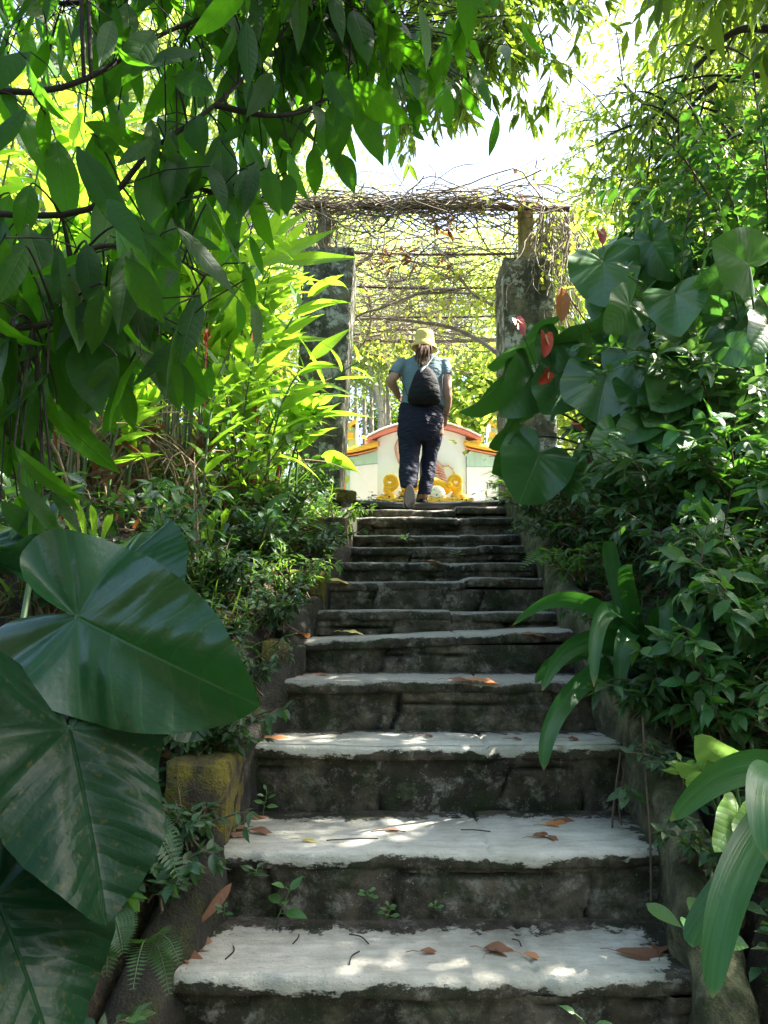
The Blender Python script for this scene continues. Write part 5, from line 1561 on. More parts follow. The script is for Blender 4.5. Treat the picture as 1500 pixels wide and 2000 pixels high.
# left undergrowth
shrub('low creeper with small glossy leaves hanging over the left kerb wall near the lower steps', gpt(500, 3.0), .26, .28, 12, .055, TS_OV, M_COVER, 121, (.3, -.2, 0), .022, onwall=True)
shrub('small leafy creeper spilling over the left kerb wall halfway up', gpt(585, 3.75), .22, .26, 12, .05, TS_OV, M_COVER, 122, (.3, -.2, 0), .022, onwall=True)
shrub('pale green leafy sapling catching sunlight in the left undergrowth', gpt(320, 3.9), .48, .25, 7, .10, TS_OV, M_SHRUBP, 123, (.1, -.1, 0), .05)
shrub('dark broad-leaved weed under the dead stalks on the left', gpt(250, 3.1), .35, .28, 8, .12, TS_OV, M_COVER, 124, (.1, -.1, 0), .05)
shrub('sunny shrub with mid green leaves behind the dead stalks', gpt(470, 5.0), .75, .45, 11, .12, TS_OV, M_GING, 125, (0, -.1, 0), .05)
shrub('small ragged plant between the pillar foot and the top of the left kerb wall', gpt(610, 6.3), .35, .25, 8, .08, TS_LA, M_COVER, 126, (0, -.1, 0), .035)
shrub('yellowing low plant just above the near heart leaves at the left', gpt(120, 2.2), .3, .22, 7, .08, TS_OV, M_GING, 127, (.1, 0, 0), .04)
shrub('dark low plant at the foot of the left kerb wall beside the bottom step', gpt(285, 2.05), .22, .14, 7, .085, TS_LA, M_COVER, 128, (.12, -.1, 0), .035)

shrub('glossy creeper on top of the left kerb wall just above the sunlit mossy block', gpt(452, 2.95), .16, .24, 12, .05, TS_OV, M_COVER, 129, (.1, -.3, 0), .02, onwall=True)
shrub('narrow-leaved weed clump on the left kerb wall beside the fourth tread', gpt(530, 3.3), .22, .25, 12, .055, TS_LA, M_COVER, 130, (.25, -.3, 0), .022, onwall=True)
shrub('ferny weed clump on the left kerb wall at the sixth tread', gpt(590, 4.2), .22, .28, 12, .06, TS_LA, M_FERN, 131, (.25, -.3, 0), .024, onwall=True)
shrub('dense creeper on the left kerb wall at the eighth tread', gpt(620, 4.8), .18, .28, 12, .06, TS_OV, M_COVER, 132, (.3, -.3, 0), .024, onwall=True)
shrub('low leafy mat on the left kerb wall two steps under the terrace', gpt(630, 5.5), .2, .32, 13, .07, TS_LA, M_FERN, 133, (.2, -.3, 0), .028, onwall=True)
shrub('dark weed clump in the shadow beside the left kerb wall at the bottom tread', gpt(330, 2.45), .16, .2, 9, .07, TS_OV, M_COVER, 134, (.15, -.2, 0), .03, onwall=True)

shrub('grassy tuft hanging over the right kerb wall beside the third riser', (0, 3.0), .18, .26, 12, .10, TS_LA, M_COVER, 141, (-.3, -.4, 0), .03, onwall=2)
shrub('small leafed creeper on the right kerb wall under the drooping lily leaves', (0, 3.45), .14, .24, 12, .05, TS_OV, M_COVER, 142, (-.5, -.3, 0), .022, onwall=2)
shrub('bright little weed bush on the right kerb wall at the sixth tread', (0, 4.1), .16, .24, 11, .05, TS_OV, M_FERN, 143, (-.5, -.3, 0), .022, onwall=2)
shrub('dark creeper on the right kerb wall beside the bright fern frond', (0, 4.6), .16, .26, 12, .055, TS_LA, M_COVER, 144, (-.5, -.3, 0), .022, onwall=2)
shrub('leafy mat on the right kerb wall below the lowest heart leaf', (0, 5.1), .18, .28, 12, .06, TS_OV, M_COVER, 145, (-.5, -.3, 0), .024, onwall=2)
shrub('ragged weeds on the right kerb wall at the last steps', (0, 5.8), .18, .3, 12, .06, TS_LA, M_FERN, 146, (-.4, -.3, 0), .026, onwall=2)
shrub('dark leafy weed on the right kerb wall behind the corner lily', (0, 2.4), .12, .18, 9, .05, TS_OV, M_COVER, 147, (-.2, -.3, 0), .024, onwall=2)
shrub('leafy undergrowth bush on the left bank under the single hooked shoot', gpt(430, 4.0), .30, .32, 13, .085, TS_LA, M_COVER, 151, (.1, -.1, 0), .03)
shrub('dark undergrowth bush in the middle of the left bank above the sunlit block', gpt(500, 4.5), .34, .34, 13, .08, TS_OV, M_COVER, 152, (.1, -.1, 0), .03)
shrub('undergrowth bush of narrow leaves below the brown stalks on the left', gpt(330, 4.4), .38, .36, 13, .10, TS_LA, M_SHRUB, 153, (.1, -.1, 0), .034)
shrub('shady undergrowth bush right behind the huge heart leaf at left', gpt(330, 3.1), .34, .34, 13, .085, TS_OV, M_COVER, 154, (.1, -.1, 0), .03)
shrub('undergrowth bush nearest the left kerb wall under the grass of the upper bank', gpt(560, 5.2), .30, .32, 13, .075, TS_OV, M_COVER, 155, (.1, -.1, 0), .028)
shrub('dark undergrowth bush at the left edge of the photo above the huge heart leaf', gpt(90, 3.3), .6, .45, 14, .12, TS_OV, M_COVER, 156, (.1, -.1, 0), .034)

fern('low dark fern beside the left end of the bottom tread', (290, 1840, 2.1), [(350, 1880, 1.95), (330, 1940, 1.95), (260, 1930, 1.9)], .035, M_COVER)
shrub('dark weed clump on the left kerb wall beside the second riser', gpt(380, 2.62), .16, .22, 11, .06, TS_LA, M_COVER, 135, (.2, -.3, 0), .026, onwall=1)
shrub('dark broad weed clump on the left kerb wall below the bottom tread', gpt(280, 2.0), .18, .2, 10, .08, TS_OV, M_COVER, 136, (.15, -.2, 0), .03, onwall=1)

shrub('bush of oval leaves in the dark gap above the pale variegated plant', gpt(1400, 2.8), .42, .32, 13, .10, TS_OV, M_SHRUB, 161, (-.1, -.1, 0), .032)
shrub('bush of lance leaves between the lily and the right edge of the photo', gpt(1440, 3.2), .55, .36, 14, .11, TS_LA, M_SHRUB, 162, (-.1, -.1, 0), .032)
shrub('leafy mid green bush in the middle of the right bank under the lowest heart leaves', gpt(1290, 4.4), .55, .42, 15, .12, TS_OV, M_SHRUB, 163, (-.1, -.15, 0), .032)
shrub('leafy mid green bush at the right edge under the sun-bleached heart leaf', gpt(1440, 4.1), .75, .45, 15, .13, TS_OV, M_SHRUBP, 164, (-.1, -.15, 0), .034)
shrub('trailing weed hanging down the face of the right kerb wall at the fourth tread', (0, 3.25), .08, .22, 11, .055, TS_OV, M_COVER, 165, (-1.0, -.6, 0), .022, onwall=2)
shrub('trailing weed hanging down the face of the right kerb wall at the second tread', (0, 2.75), .08, .2, 10, .055, TS_LA, M_COVER, 166, (-1.0, -.6, 0), .024, onwall=2)

# pale variegated vine
V1 = thing('variegated_vine', 'pale lime variegated plant tucked behind the corner lily at the lower right', 'plant')
hearts(V1, P(1420, 1640, 2.4), [(1425, 1492, 2.3, 1358, 1440, 2.2, 30, .6, .2, .3), (1385, 1512, 2.3, 1322, 1486, 2.2, 35, .55, .2, .3), (1372, 1535, 2.2, 1345, 1512, 2.15, 0, .9, .1, .2), (1440, 1590, 2.2, 1402, 1660, 2.1, 15, .7, .2, .3), (1470, 1610, 2.2, 1440, 1660, 2.1, 25, .8, .2, .3)], M_LIME, (8, 36), .004)
finish(V1, P(1420, 1640, 2.4))
def rosette(label, px, py, Y, L, n, mat, tms, seed, H=.06, nm='seedling', cat='seedling', up=.5):
    """small weed rooted at a photo point"""
    g = np.random.default_rng(seed)
    r = thing(nm, label, cat); c = P(px, py, Y)
    st, B = MB(), ([], [], [], [])
    top = c + [g.normal() * .02, -.01, H]
    st.tube(bez(c, c + [0, 0, H * .4], top - [0, 0, H * .3], top, 6), .0025, 5)
    for i in range(n):
        f = i / max(1, n - 1); a = i * 2.4 + g.normal() * .3
        p = c + (top - c) * (.35 + .65 * f)
        X = [math.cos(a), math.sin(a) - .25, up * (.4 + f)]
        q0 = p + nrm(X) * L * .25
        st.tube([p, q0], .0016, 4)
        B[0].append(q0); B[1].append(X); B[2].append([0, -.6, 1]); B[3].append(L * (1.1 - .4 * f) * g.uniform(.8, 1.1))
    st.build('stem', M_STEMG, r); fo = MB(); put_mix(fo, tms, *[np.array(x) for x in B]); fo.build('foliage', mat, r)
    return finish(r, c)
rosette('bright green weed with four leaves growing in the riser crack above the bottom tread', 540, 1810, 2.60, .075, 5, M_SHRUB, TS_OV, 201, .12)
rosette('dark seedling sprouting from the mossy riser left of the bottom tread', 480, 1712, 2.58, .055, 5, M_COVER, TS_LA, 202, .02)
rosette('tiny clover-like weed in the middle of the second riser, higher one', 722, 1758, 2.60, .03, 6, M_SHRUB, TS_OB, 203, .03)
rosette('tiny clover-like weed at the foot of the second riser, lower one', 752, 1800, 2.58, .032, 8, M_SHRUB, TS_OB, 204, .05)
rosette('smallest green sprout on the second riser, right of the clover-like weeds', 852, 1778, 2.60, .022, 5, M_SHRUB, TS_OB, 205, .02)
rosette('small green weed at the left end of the riser beside the sunlit mossy block', 514, 1592, 3.05, .04, 7, M_COVER, TS_OV, 206, .09)
rosette('broad-leaved bright weed at the right end of the bottom tread', 1345, 1845, 2.1, .10, 6, M_SHRUB, TS_OB, 207, .06)
rosette('bright green rosette on top of the right kerb wall beside the pale variegated plant', 1335, 1530, 2.35, .045, 12, M_GING, TS_OV, 208, .06)
rosette('dark leafy weed hanging on the right kerb wall beside the third riser', 1225, 1560, 2.75, .07, 10, M_COVER, TS_OV, 209, .05, up=-.5)
rosette('narrow green leaf poking up at the bottom edge of the photo', 1150, 2010, 2.1, .08, 2, M_SHRUB, TS_LA, 210, .03)
rosette('patch of tiny leaves on the dark upper riser near the middle', 795, 1058, 5.5, .06, 9, M_COVER, TS_OV, 211, .03)
rosette('small sprout in the cracked upper riser right of the middle', 893, 1088, 5.1, .06, 6, M_COVER, TS_LA, 212, .03)
rosette('small seedling at the lower left corner below the kerb wall', 436, 1790, 2.4, .03, 6, M_COVER, TS_OV, 213, .03)

fern('bright green fern frond reaching over the right kerb wall halfway up', (1125, 1105, 4.4), [(1018, 1112, 4.2), (1040, 1090, 4.3)], .085)
fern('feathery fern in the shade under the lowest heart leaf on the right', (1210, 1010, 4.6), [(1130, 960, 4.4), (1245, 940, 4.4), (1190, 930, 4.5), (1270, 985, 4.4), (1150, 1000, 4.3)], .09, M_COVER)
fern('small fern at the right end of the top step', (1010, 985, 6.2), [(945, 985, 6.0), (960, 965, 6.1), (1000, 955, 6.1), (1040, 975, 6.0)], .09)
fern('second small fern on the terrace edge below the orange strip of the screen wall', (1000, 950, 6.7), [(940, 930, 6.5), (950, 960, 6.5)], .08)
fern('pale fern hanging over the left kerb wall behind the near heart leaf', (262, 1610, 2.2), [(350, 1718, 2.1), (300, 1700, 2.1), (330, 1650, 2.15)], .05, M_COVER)
fern('withered fern frond in the lower left shadow', (215, 1780, 1.95), [(208, 1905, 1.9), (240, 1860, 1.9)], .045, M_COVER)
fern('curled fern among dry leaves on the right bank near the top', (1090, 1060, 5.2), [(1075, 1010, 5.1), (1095, 1030, 5.0), (1050, 1030, 5.1)], .07, M_DEAD)
fern('fern under the red-bracted gingers on the left bank', (560, 1050, 5.0), [(620, 1010, 4.9), (590, 985, 4.9), (520, 1010, 4.9), (640, 1040, 4.8)], .10)

# ================================================================== ground cover, grass, litter
def scatter(n, seed, xr_, yr_, keep=None):
    g = np.random.default_rng(seed)
    x, y = g.uniform(*xr_, n), g.uniform(*yr_, n)
    m = ((x < xl(y) - .20) | (x > xr(y) + .18)) | (y > 6.9)
    if keep is not None: m &= keep(x, y)
    x, y = x[m], y[m]
    return np.stack([x, y, hgt(x, y)], -1), g
b, g = scatter(9000, 301, (-3.4, 4.0), (1.2, 7.6))
n = len(b); m = MB()
put_mix(m, [strip_leaf(4, 2, 'ellip', .45, 1.2, .4), strip_leaf(4, 2, 'lance', .3, -1.1, .6), strip_leaf(4, 2, 'ovate', .4, .8, .7)], b + np.stack([0 * b[:, 0], 0 * b[:, 0], g.uniform(.005, .04, n)], -1), g.normal(size=(n, 3)) * [1, 1, .3], np.stack([g.normal(size=n) * .6, g.normal(size=n) * .6, np.ones(n)], -1), g.uniform(.04, .12, n))
o = m.build('leaf_litter', M_DEAD); tag(o, 'brown leaf litter covering the banks on both sides of the stairs', 'leaf litter', None, 'stuff')
b, g = scatter(17000, 302, (-2.6, 3.2), (1.4, 7.2), lambda x, y: (fbm(np.stack([x * 1.3, y * 1.3, 0 * x], -1), 33, 3) > -.2) | ((x < xl(y)) & (x > xl(y) - .9) & (y > 2.2)))
# little plants: a tuft of 3-5 leaves each
B = [[], [], [], []]
for p in b:
    h = g.uniform(.01, .17)
    for i in range(4):
        a = g.uniform(0, 2 * PI)
        B[0].append(p + [g.normal() * .02, g.normal() * .02, h * g.uniform(.3, 1)]); B[1].append([math.cos(a), math.sin(a), g.uniform(-.1, .6)]); B[2].append([g.normal() * .3, -.3, 1]); B[3].append(g.uniform(.03, .075))
m = MB(); put_mix(m, [strip_leaf(3, 2, 'ovate', .5, .6, .3), strip_leaf(3, 2, 'lance', .35, .5, .3), strip_leaf(3, 2, 'obov', .5, .4, .2)], *[np.array(x) for x in B])
o = m.build('ground_cover', M_COVER); tag(o, 'low leafy ground cover on both banks', 'ground cover', None, 'stuff')
b, g = scatter(2600, 303, (-2.4, -.4), (3.2, 6.6), lambda x, y: fbm(np.stack([x * 2, y * 2, 0 * x], -1), 37, 3) > .0)
b2, g2 = scatter(700, 304, (1.0, 2.2), (2.2, 5.0), lambda x, y: fbm(np.stack([x * 2, y * 2, 0 * x], -1), 39, 3) > .1)
b3 = np.stack([RNG.uniform(-6, 6, 1500), RNG.uniform(7.6, 13, 1500), np.full(1500, TOPZ)], -1)
b = np.concatenate([b, b2, b3[(b3[:, 0] < -1.2) | (b3[:, 0] > 1.6)]]); n = len(b)
TG2 = [strip_leaf(7, 2, 'grass', w, d, .3) for w, d in ((.05, .6), (.04, 1.2), (.06, 1.7), (.045, 2.2))]
X = np.stack([g.normal(size=n) * .45, g.normal(size=n) * .45 - .1, np.ones(n)], -1)
m = MB(); put_mix(m, TG2, b, X, np.stack([g.normal(size=n), g.normal(size=n), .3 * np.ones(n)], -1), g.uniform(.08, .32, n))
o = m.build('grass', M_GRASS); tag(o, 'thin grass growing on the left bank beside the upper steps', 'grass', None, 'stuff')

# ---- countable fallen leaves on the steps
def dead(label, px, py, Y, ang, L, w=.4, curl=1.0, mat=None, dz=.008, tilt=0.0):
    c = P(px, py, Y)
    k_ = int(np.searchsorted([n_[0] for n_ in NOSE], Y, side='right')) - 1
    if dz is not None: c[2] = NOSE[k_][1] + dz
    X = np.array([math.cos(R(ang)), math.sin(R(ang)), tilt])
    m = MB(); put(m, strip_leaf(9, 5, 'ellip', w, curl * .5, .5 * abs(curl) + .15, .14, .3, px), c - X * L / 2, X, [0, -.25, 1], L)
    m.tube([c - X * L / 2, c - X * L * .5 - X * .02 + [0, 0, .004], c - X * L * .5 - X * .04], .0012, 4)
    o = m.build('fallen_leaf', mat or M_DEAD2); tag(o, label, 'leaf', 'fallen leaves on the steps'); rebase(o, c)
M_DEAD2 = mat_leaf('brown_fallen_leaf', (.11, .052, .028), (.23, .115, .055), (.45, .18, .05), .6, .25, 9, .7, (.30, .18, .1), .4, hue=.03)
M_ORL = mat_leaf('orange_fallen_leaf', (.40, .17, .055), (.46, .21, .08), (.5, .2, .05), .45, .25, 9, .7, (.7, .4, .15), .4, hue=.02)
M_YLL = mat_leaf('yellow_fallen_leaf', (.50, .42, .12), (.55, .46, .15), (.6, .5, .1), .5, .3, 9, .7, None, .3, hue=.02)
def tY(py):                     # distance of a point on the treads from its row
    best = None
    for i, (y, z, a, b_) in enumerate(NOSE[:-1]):
        yb = NOSE[i + 1][0]
        for Y in np.linspace(y, yb, 24):
            r = abs(P(750, py, Y)[2] - z)
            if best is None or r < best[0]: best = (r, Y)
    return best[1]
for lab, px, py, ang, L, w, cu, mt in (
    ('small curled brown leaf in the middle of the bottom tread', 842, 1860, 8, .075, .35, 1.2, None),
    ('crumpled reddish brown leaf right of the middle of the bottom tread', 982, 1862, -15, .12, .5, 1.6, None),
    ('pale curl of dead leaf touching the crumpled reddish leaf on the bottom tread', 962, 1858, 60, .07, .5, 1.3, None),
    ('small orange-brown curled leaf beside the crumpled one on the bottom tread', 1042, 1872, -20, .065, .45, 1.5, M_ORL),
    ('long folded tan leaf at the right end of the bottom tread', 1275, 1872, -18, .22, .3, .8, None),
    ('brown leaf standing against the weed at the right end of the bottom tread', 1288, 1850, 70, .12, .45, 1.0, None),
    ('large crumpled brown leaf at the left end of the bottom tread', 395, 1852, 15, .16, .5, 1.5, None),
    ('second crumpled leaf heaped at the left end of the bottom tread', 372, 1880, -30, .12, .5, 1.4, None),
    ('bright orange leaf in the sun patch at the right of the second tread', 1098, 1614, 5, .14, .4, .9, M_ORL),
    ('brown leaf lying behind the bright orange leaf on the second tread', 1112, 1608, -8, .13, .35, .7, None),
    ('dark brown leaf in front of the bright orange leaf on the second tread', 1066, 1634, 25, .12, .35, 1.2, None),
    ('small tan leaf below the orange leaf on the second tread', 1080, 1640, -60, .06, .5, 1.2, None),
    ('thin tan leaf in the middle of the second tread', 772, 1624, 0, .08, .35, 1.3, None),
    ('small yellow leaf toward the left of the second tread', 606, 1645, -8, .06, .4, .7, M_YLL),
    ('dark curled leaf near the left end of the second tread', 516, 1626, -10, .13, .35, 1.5, None),
    ('brown leaf against the sunlit mossy block on the second tread', 472, 1620, 35, .09, .5, 1.3, None),
    ('long tan leaf lying along the back of the second tread at left', 505, 1600, -6, .14, .25, .7, None),
    ('curled leaf under the mossy block at the left corner of the second tread', 468, 1636, 10, .10, .3, 1.0, None),
    ('orange-tan leaf at the left end of the third tread', 545, 1444, 3, .17, .3, .5, M_ORL),
    ('broad tan leaf leaning on the riser in the middle of the third tread', 905, 1424, 8, .15, .35, .7, None),
    ('orange-brown leaf next to the tan one on the third tread', 945, 1424, -4, .15, .35, .6, M_ORL),
    ('small dark curl near the middle of the third tread', 840, 1440, 0, .07, .3, 1.4, None),
    ('small brown leaf at the right of the third tread', 1012, 1446, 10, .06, .4, 1.0, None),
    ('round dark leaf near the right end of the third tread', 1120, 1446, -20, .05, .7, .8, None),
    ('orange leaf upright against the left kerb wall on the fourth tread', 590, 1312, 70, .14, .5, .9, M_ORL),
    ('reddish leaf lying at the left end of the fourth tread', 576, 1321, 10, .12, .4, .8, None),
    ('dark leaf flat on the fourth tread just right of the reddish ones', 628, 1319, 0, .10, .3, .6, None),
    ('brown leaf at the right end of the fourth tread', 1045, 1304, 0, .14, .35, .6, None),
    ('pale yellow leaf at the left end of the sixth tread', 660, 1186, 4, .17, .35, .8, M_YLL),
    ('whitish leaf at the left end of the fifth tread', 690, 1236, 0, .12, .4, .7, M_YLL),
    ('tan leaf at the right of the sixth tread near the kerb wall', 990, 1181, 30, .13, .5, .8, None),
    ('small tan leaf in the middle of the upper steps', 850, 1094, 10, .12, .4, .8, None)):
    dead(lab, px, py, tY(py), ang, L, w, cu, mt)
# a long dead leaf leaning down the riser at lower left
m = MB(); j, t = P(452, 1725, 2.5), P(378, 1822, 2.42)
put(m, strip_leaf(10, 4, 'lance', .2, .25, .35), j, t - j, face_n(j, t - j, 15), np.linalg.norm(t - j)); o = m.build('fallen_leaf', M_DEAD2)
tag(o, 'long narrow brown leaf leaning down the left of the second riser', 'leaf', 'fallen leaves on the steps'); rebase(o, t)
for lab, x0, y0, x1, y1, bend in (
    ('long straight twig on the left half of the second tread', 637, 1646, 738, 1642, 4), ('twig across the middle of the second tread', 724, 1626, 792, 1627, -2), ('twig in the sun patch at right of the second tread', 900, 1624, 958, 1627, 3),
    ('crooked dark twig at the left of the bottom tread', 440, 1876, 456, 1850, 8), ('thin curved twig in the middle back of the bottom tread', 682, 1830, 720, 1847, -6), ('forked little twig in the middle of the bottom tread', 682, 1888, 702, 1864, -5),
    ('hair-thin twig behind the crumpled leaf on the bottom tread', 1000, 1838, 1018, 1850, -5), ('short twig at left back of the bottom tread', 572, 1846, 584, 1830, 4), ('thin twig on the right half of the third tread', 930, 1430, 990, 1438, 2), ('dark twig at the left of the third tread', 628, 1438, 668, 1436, -2)):
    p0, p1 = [np.array([P(x, y, tY(y))[0], tY(y), 0]) for x, y in ((x0, y0), (x1, y1))]
    zz_ = NOSE[int(np.searchsorted([n_[0] for n_ in NOSE], (p0[1] + p1[1]) / 2, side='right')) - 1][1] + .006
    mid = (p0 + p1) / 2 + nrm(np.array([p1[1] - p0[1], p0[0] - p1[0], 0])) * bend * .0016
    p0[2] = p1[2] = zz_; mid[2] = zz_ + .004
    m = MB(); m.tube(spline([p0, mid, p1], 5), .0022, 5); o = m.build('twig', M_BARKD); tag(o, lab, 'twig', 'twigs on the treads'); rebase(o, (p0 + p1) / 2)
# hanging rootlets over the right kerb wall
for lab, pts in (('pale thin root hanging down the right kerb wall past the third tread, longest one', [(1255, 1400, 2.75), (1262, 1530, 2.72), (1270, 1640, 2.66), (1272, 1760, 2.6)]), ('brown root hanging straight in front of the right end of the third riser', [(1212, 1470, 2.95), (1198, 1580, 2.9), (1196, 1620, 2.9)]), ('curved brown root beside the straight one at the right end of the third riser', [(1222, 1490, 2.95), (1210, 1570, 2.9), (1214, 1612, 2.88)])):
    m = MB(); p = spline([P(*q_) for q_ in pts], 5); m.tube(p, .004, 5); o = m.build('hanging_root', M_STEMB); tag(o, lab, 'root'); rebase(o, p[0])

# ================================================================== trees
def canopy_tree(label, base, trunk_pts, r0, limbs, L, tms, mat, seed, nsub=9, subl=(.5, 1.1), ntw=5, twl=(.22, .45), every=.05, droop=.5, name='tree', bark=None, hang=.6, start=.2, dirb=(0, 0, 0)):
    g = np.random.default_rng(seed)
    r = thing(name, label, 'tree'); st, B = MB(), ([], [], [], []); tw_ = st
    s = spline([base] + trunk_pts, 8); st.tube(s + .02 * fbm(s * 1.5, seed, 2)[:, None], np.interp(np.linspace(0, 1, len(s)), [0, .1, 1], [r0 * 1.4, r0, r0 * .55]), 12)
    for lp, lr in limbs:
        s = spline(lp, 8)
        st.tube(s, np.linspace(lr, lr * .22, len(s)), 8)
        for i in range(nsub):
            f = start + (1 - start) * (i + g.uniform(0, 1)) / nsub; k = min(len(s) - 2, int(f * (len(s) - 1)))
            q0 = s[k]; t = nrm(s[k + 1] - s[k])
            d = nrm(t * .5 + g.normal(size=3) * [.8, .8, .55] + [0, 0, -.12] + np.asarray(dirb)); l = g.uniform(*subl)
            p = bez(q0, q0 + d * l * .35 + [0, 0, .1 * l], q0 + d * l * .75, q0 + d * l + [0, 0, -.18 * l * hang], 8)
            st.tube(p, np.linspace(.012, .004, 8), 5, False)
            for j in range(ntw):
                kk = g.integers(2, 8); w0 = p[kk]
                dd = nrm(d * .5 + g.normal(size=3) * .75 + [0, 0, -hang]); ll = g.uniform(*twl)
                pp = bez(w0, w0 + dd * ll * .35, w0 + dd * ll * .75 + [0, 0, -.05 * hang], w0 + dd * ll + [0, 0, -.22 * ll * hang], 6)
                leafy_branch(tw_, B, g, pp, L, every, .1, .003, droop=droop)
    st.build('trunk', bark or M_BARK, r)
    fo = MB(); put_mix(fo, tms, *[np.array(x) for x in B]); fo.build('crown', mat, r)
    return finish(r, base)
T_L5 = [strip_leaf(4, 2, 'lance', w, d, .25) for w, d in ((.24, .3), (.28, .6), (.22, .1))]
T_S3 = [strip_leaf(2, 2, 'lance', w, d, .3) for w, d in ((.34, .3), (.42, .6), (.38, .1))]
T_S2 = [strip_leaf(2, 2, 'ovate', w, d, .3) for w, d in ((.55, .4), (.62, .7), (.5, .1))]
# overhanging tree on the right: its crown roofs the stairs
bx, by = 3.7, 6.6
b0 = np.array([bx, by, float(hgt(bx, by)) - .2])
hub = P(1560, 30, 6.1)
canopy_tree('overhanging tree whose thick pale limb enters at the upper right corner and roofs the stairs', b0, [b0 + [-.2, -.1, 1.4], hub + [.2, 0, -.6], hub], .17, [
    ([hub, P(1480, 10, 5.9), P(1400, -60, 5.7)], .10),
    ([hub, P(1400, -60, 6.0), P(1250, -168, 6.0), P(1100, -108, 6.0), P(980, -48, 5.9), P(900, 65, 5.8), P(850, 142, 5.8)], .06),
    ([P(1250, -168, 6.0), P(1100, -158, 6.2), P(960, -117, 6.3), P(860, -34, 6.4), P(800, 22, 6.5), P(770, 82, 6.5)], .045),
    ([P(1100, -108, 6.0), P(1040, -38, 5.8), P(990, 22, 5.7), P(960, 73, 5.6)], .03),
    ([P(980, -108, 6.1), P(900, -25, 6.1), P(850, 72, 6.0), P(810, 162, 6.0)], .03),
    ([P(1200, -188, 6.1), P(1080, -188, 6.6), P(950, -152, 6.8), P(850, -78, 7.0)], .04),
], .20, T_L5, M_LANCE, 401, nsub=14, subl=(.3, .7), ntw=7, twl=(.18, .36), every=.042, droop=.45, hang=.75, name='overhanging_tree')
hub2 = b0 + [.0, .0, 2.3]
canopy_tree('dark branched tree at the upper right with hanging pods and drooping twigs', b0 + [.6, -.9, 0], [b0 + [.4, -.8, 1.2], P(1560, 200, 5.4), P(1540, 60, 5.2)], .13, [
    ([P(1540, 60, 5.2), P(1440, 60, 5.4), P(1360, 130, 5.5), P(1300, 200, 5.6), P(1250, 270, 5.7)], .035),
    ([P(1550, 140, 5.3), P(1460, 150, 5.3), P(1390, 170, 5.4), P(1340, 220, 5.4), P(1310, 280, 5.4)], .03),
    ([P(1555, 230, 5.3), P(1480, 250, 5.2), P(1420, 270, 5.2), P(1360, 300, 5.3)], .025),
], .14, T_L5, M_LANCE, 403, nsub=12, subl=(.3, .65), ntw=6, twl=(.2, .4), every=.06, droop=.6, hang=.9, bark=M_BARKD, name='dark_tree')
# pods hanging from it
for i, (px, py, Y, h) in enumerate(((1315, 250, 5.35, .27), (1342, 262, 5.35, .22), (1365, 270, 5.3, .20), (1392, 255, 5.3, .18), (1330, 215, 5.4, .25))):
    m = MB(); c = P(px, py, Y); m.tube([c, c + [0, 0, -.03], c + [.004, 0, -h * .3], c + [0, 0, -h * .7], c + [.01, 0, -h]], [.002, .008, .014, .012, .003], 7)
    o = m.build('seed_pod', M_STEMG); tag(o, ['long green pod hanging leftmost of the row at the upper right', 'slim green pod hanging second from the left at the upper right', 'shorter pod hanging in the middle of the row at the upper right', 'shortest pod hanging rightmost at the upper right', 'pod hanging highest, above the row at the upper right'][i], 'pod', 'hanging pods'); rebase(o, c)
# overhead limbs of one more tree that shade the lower stairs (its trunk stands just off the right bank)
b1 = np.array([3.4, 3.4, float(hgt(3.4, 3.4)) - .2])
h1 = b1 + [-.1, .1, 3.0]
canopy_tree('shade tree standing on the right bank beyond the edge of the photo', b1, [b1 + [.1, 0, 1.5], h1], .14, [
    ([h1, h1 + [-.5, .3, .8], h1 + [-1.0, .8, 1.3], h1 + [-1.5, 1.4, 1.7]], .06),
    ([h1, h1 + [-.6, -.2, .9], h1 + [-1.2, -.2, 1.6], h1 + [-1.9, .0, 2.0]], .06),
    ([h1, h1 + [.2, .6, .9], h1 + [-.2, 1.3, 1.6], h1 + [-.6, 2.0, 2.2]], .06),
    ([h1, h1 + [.1, -.6, .9], h1 + [-.4, -1.2, 1.6], h1 + [-.9, -1.6, 2.0]], .06),
    ([h1, h1 + [.6, .2, 1.0], h1 + [.6, .9, 1.9]], .05),
    ([h1, h1 + [-.2, .2, 1.2], h1 + [-.6, .5, 2.4], h1 + [-.9, .8, 3.2]], .06),
    ([h1, h1 + [-.4, -.8, .5], h1 + [-.8, -1.5, .8], h1 + [-1.3, -2.1, 1.0]], .05),
    ([h1, h1 + [.3, -.8, .8], h1 + [.3, -1.7, 1.3], h1 + [-.1, -2.4, 1.5]], .05),
    ([h1, h1 + [-.5, .1, .4], h1 + [-1.1, .3, .7], h1 + [-1.5, .6, .9]], .04),
    ([h1, h1 + [-.7, -.8, -.3], h1 + [-1.2, -1.3, -.5], h1 + [-1.75, -1.75, -.6]], .04),
    ([h1, h1 + [-.8, -.3, -.1], h1 + [-1.3, -.6, -.2], h1 + [-1.7, -.8, -.2]], .04),
    ([h1 + [0, 0, -.8], h1 + [.5, -.4, -.6], h1 + [1.0, -.7, -.4]], .04),
    ([h1 + [0, 0, -.8], h1 + [.2, -.7, -.6], h1 + [.2, -1.3, -.4]], .04),
    ([h1 + [0, 0, -.6], h1 + [-.3, -.5, -.5], h1 + [-.4, -1.0, -.3]], .04),
    ([h1, h1 + [.6, -.2, 1.2], h1 + [.9, -.6, 2.2], h1 + [.6, -.9, 2.9]], .05),
], .19, T_L5, M_LANCE, 402, nsub=15, subl=(.5, 1.0), ntw=7, twl=(.3, .55), every=.05, droop=.4, name='shade_tree')
